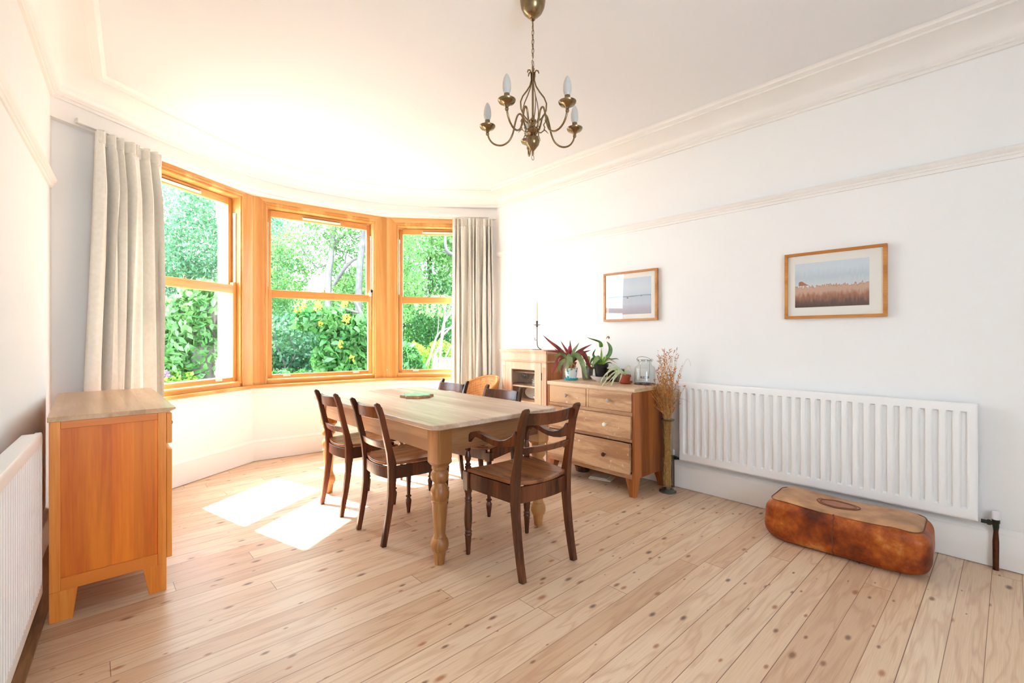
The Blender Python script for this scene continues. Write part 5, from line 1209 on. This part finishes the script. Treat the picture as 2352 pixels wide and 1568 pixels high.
def hedge(name, label, px0, d0, px1, d1, z, wdt, n_, seed):
    p, q = at(px0, d0), at(px1, d1); v = (q-p); L = v.length; a = math.atan2(v.y, v.x); t = thing(name, label, 'hedge', (p.x, p.y, GZ), 0)
    k = max(3, int(L/.55)); bl = []
    for i in range(k+1):
        c = p.lerp(q, i/k); bl.append((c.x, c.y, (GZ+z)/2+.04*math.sin(i*2.1), .42, wdt, (z-GZ)/2))
    foliage('foliage', leafcloud(bl, n_, .055, seed, .85), LG[3], t, (p.x, p.y, GZ)); return t
hedge('hedge', 'bright yellow-green clipped hedge low in the middle window', 560, 10.5, 735, 11.0, .83, .5, 14000, 31)
garden('shrub', 'dark low shrub in front of the bright hedge in the middle window', 'shrub', 660, 8.0, [crown([(-.1, 0, .15, 1.0, .4, .52), (.8, 0, .2, .7, .4, .45)], 8000, .07, LG[2], 12, .8)])
# far screen of trees
garden('tree', 'distant pale green tree behind the birch, left of its trunk', 'tree', 640, 17, [crown([(0, 0, 1.9, 1.6, 1.2, 1.7), (-1.6, 0, 2.4, 1.5, 1.3, 2.4), (1.5, 0, 1.3, 1.2, 1, 1.2)], 18000, .11, LG[4], 13, .5), limb([([(0, 0, GZ), (0, 0, 2)], .15, .1)], M_bark)])
garden('tree', 'distant pale green tree behind the birch, right of its trunk', 'tree', 815, 17, [crown([(0, 0, 1.8, 1.7, 1.2, 1.6), (.9, 0, 3.2, 1.0, 1.0, 1.5), (-1.3, 0, 1.3, 1.2, 1, 1.0)], 18000, .11, LG[4], 14, .5), limb([([(0, 0, GZ), (0, 0, 2)], .15, .1)], M_bark)])
# seen through the right window
garden('tree', 'bright leafy tree filling the upper right window', 'tree', 985, 12.5, [crown([(0, 0, 3.1, 1.9, 1.4, 2.0), (-.9, 0, 1.8, 1.1, 1, 1.3), (1.3, 0, 2.6, 1.2, 1.1, 1.9), (.5, 0, 4.4, 1.7, 1.2, 1.2), (-.3, .5, 1.0, 1.5, .8, 1.2)], 42000, .095, LG[4], 15), limb([([(0, 0, GZ), (.1, 0, 1.5), (0, 0, 3.4)], .13, .06)], M_bark),
    limb([([(acr(1100, 985, 12.5), -1.6, zat(592, 10.9)), (acr(1062, 985, 11), -1.6, zat(582, 10.9)), (acr(1050, 985, 11), -1.6, zat(560, 10.9)), (acr(1053, 985, 11), -1.6, zat(520, 10.9))], .05, .03), ([(acr(1062, 985, 11), -1.6, zat(584, 10.9)), (acr(1042, 985, 11), -1.6, zat(576, 10.9))], .03, .012)], M_bark, 'branch')])
garden('conifer', 'dark feathery evergreen low behind the stems in the right window', 'tree', 985, 10.8, [crown([(0, 0, 1.2, .5, .4, 1.0), (-.3, 0, .8, .5, .4, .8), (.45, 0, 1.5, .35, .3, .6)], 13000, .05, LG[2], 16, .6)])
hedge('hedge', 'bright yellow-green hedge behind the wooden fence in the right window', 950, 9.6, 1120, 10.4, 1.12, .4, 16000, 32)
garden('shrub', 'dark glossy shrub at the lower left of the right window', 'shrub', 940, 7.2, [crown([(-.05, 0, .75, .24, .3, .38), (.08, 0, .45, .22, .3, .4)], 2600, .10, LG[2], 17, .75)])
de = 7.8
E_ = lambda px, py, aw=0: (acr(px, 1000, de), aw, zat(py, de))
paths = [([E_(966, 860), E_(980, 835), E_(990, 812), E_(1002, 775), E_(1012, 762), E_(1028, 754), E_(1046, 752)], .022, .012), ([E_(990, 900), E_(997, 820), E_(1012, 790), E_(1020, 740), E_(1040, 715), E_(1062, 700)], .028, .018),
 ([E_(1008, 860), E_(1012, 800), E_(1018, 760), E_(1021, 730), E_(1022, 700)], .026, .014), ([E_(1020, 830), E_(1032, 800), E_(1048, 782), E_(1052, 760), E_(1062, 748), E_(1080, 738)], .014, .01), ([E_(1018, 768), E_(1036, 750), E_(1055, 722)], .016, .010),
 ([E_(984, 840), E_(992, 800), E_(1004, 770), E_(1008, 720), E_(1006, 690)], .010, .006), ([E_(1040, 786), E_(1058, 776), E_(1075, 765)], .009, .006), ([E_(1055, 840), E_(1060, 805), E_(1070, 790)], .009, .006), ([E_(1020, 745), E_(1026, 720), E_(1036, 700)], .008, .005)]
garden('bare_shrub', 'shrub of curving bare pale stems beyond the right window', 'shrub', 1000, de, [limb(paths, M_barkp, 'stem'), crown([(.1, 0, 1.75, .5, .3, .2)], 500, .06, LG[4], 18)])
# timber fence
p, q = at(998, 9.0), at(1160, 9.3); v = (q-p); a = math.atan2(v.y, v.x); L = v.length
t = thing('fence', 'pale timber garden fence panel with a flat cap low in the right window', 'fence', (p.x, p.y, GZ), a)
M_fence = wood('pale_fence', (.30, .24, .16, 1), (.42, .34, .24, 1), 'Z', 8, .8); zt = .83-GZ
ob('post', MB().box((-.05, -.05, 0), (.05, .05, zt+.03)), M_fence, t, bevel=.004)
b = MB()
for i in range(int(L/.1)): b.box((.05+i*.1, .0, .05), (.05+i*.1+.094, .02, zt-.05))
ob('boards', b, M_fence, t); ob('cap_rail', MB().box((.0, -.04, zt-.05), (L, .05, zt)), M_fence, t); ob('rail', MB().box((.05, -.03, zt-.16), (L, 0, zt-.10)), M_fence, t)
# neighbouring house far behind the birch
hp = at(700, 30, GZ); a = math.radians(-40)
t = thing('house', 'grey neighbouring house with gabled roof and chimney far behind the birch', 'house', tuple(hp), a)
M_stone = plain('grey_stone', (.14, .14, .15, 1), .9, var=.2, nscale=3); M_slate = plain('slate', (.08, .09, .11, 1), .6, var=.2, nscale=4)
ob('walls', MB().box((-3.2, -2, 0), (3.2, 3, 4.3)), M_stone, t)
b = MB(); b.add([(-3.4, -2.2, 4.2), (3.4, -2.2, 4.2), (3.4, 3.2, 4.2), (-3.4, 3.2, 4.2), (-3.4, .5, 6.0), (3.4, .5, 6.0)], [(0, 1, 5, 4), (2, 3, 4, 5), (0, 4, 3), (1, 2, 5), (0, 3, 2, 1)]); ob('roof', b, M_slate, t, smooth=False)
for x in (-2.6, 1.8): ob('chimney', MB().box((x-.35, .2, 5.2), (x+.35, .9, 6.9)).box((x-.4, .15, 6.8), (x+.4, .95, 6.95)), M_stone, t)
ob('spire', MB().lathe([(.35, 5.4), (.3, 5.9), (0, 7.4)], (-1.4, -1.6, 0), 4), M_slate, t)
for x in (-2, 0, 2): f = ob('window', MB().box((x-.5, -2.03, 2.4), (x+.5, -1.98, 3.8)), M_trim, t); ob('pane', MB().box((x-.42, -2.05, 2.48), (x+.42, -2.02, 3.72)), M_slate, f)
# brick corner of the house next door, seen through the left window past the mullion
p = at(521, 6.15, GZ)
def brick():
    m, nt, n, l, b = newmat('mauve_brick'); setp(b, .8)
    tc = N(n, 'ShaderNodeTexCoord'); k = N(n, 'ShaderNodeTexBrick'); k.inputs['Scale'].default_value = 4.4; k.inputs['Color1'].default_value = (.20, .13, .14, 1); k.inputs['Color2'].default_value = (.12, .11, .17, 1); k.inputs['Mortar'].default_value = (.05, .05, .08, 1); k.inputs['Mortar Size'].default_value = .02
    mp = N(n, 'ShaderNodeMapping'); mp.inputs['Rotation'].default_value = (PI/2, 0, 0); l.new(tc.outputs['Object'], mp.inputs[0]); l.new(mp.outputs[0], k.inputs['Vector']); l.new(k.outputs['Color'], b.inputs['Base Color']); return m
o = ob('brick_pillar', MB().box((-.05, -.05, 0), (.05, .05, 1.75)).box((-.065, -.065, 1.75), (.065, .065, 1.82)), brick(), loc=tuple(p), rot=(0, 0, -YAW)); tag(o, 'slim brick pillar just outside, visible at the right edge of the left window', 'pillar')
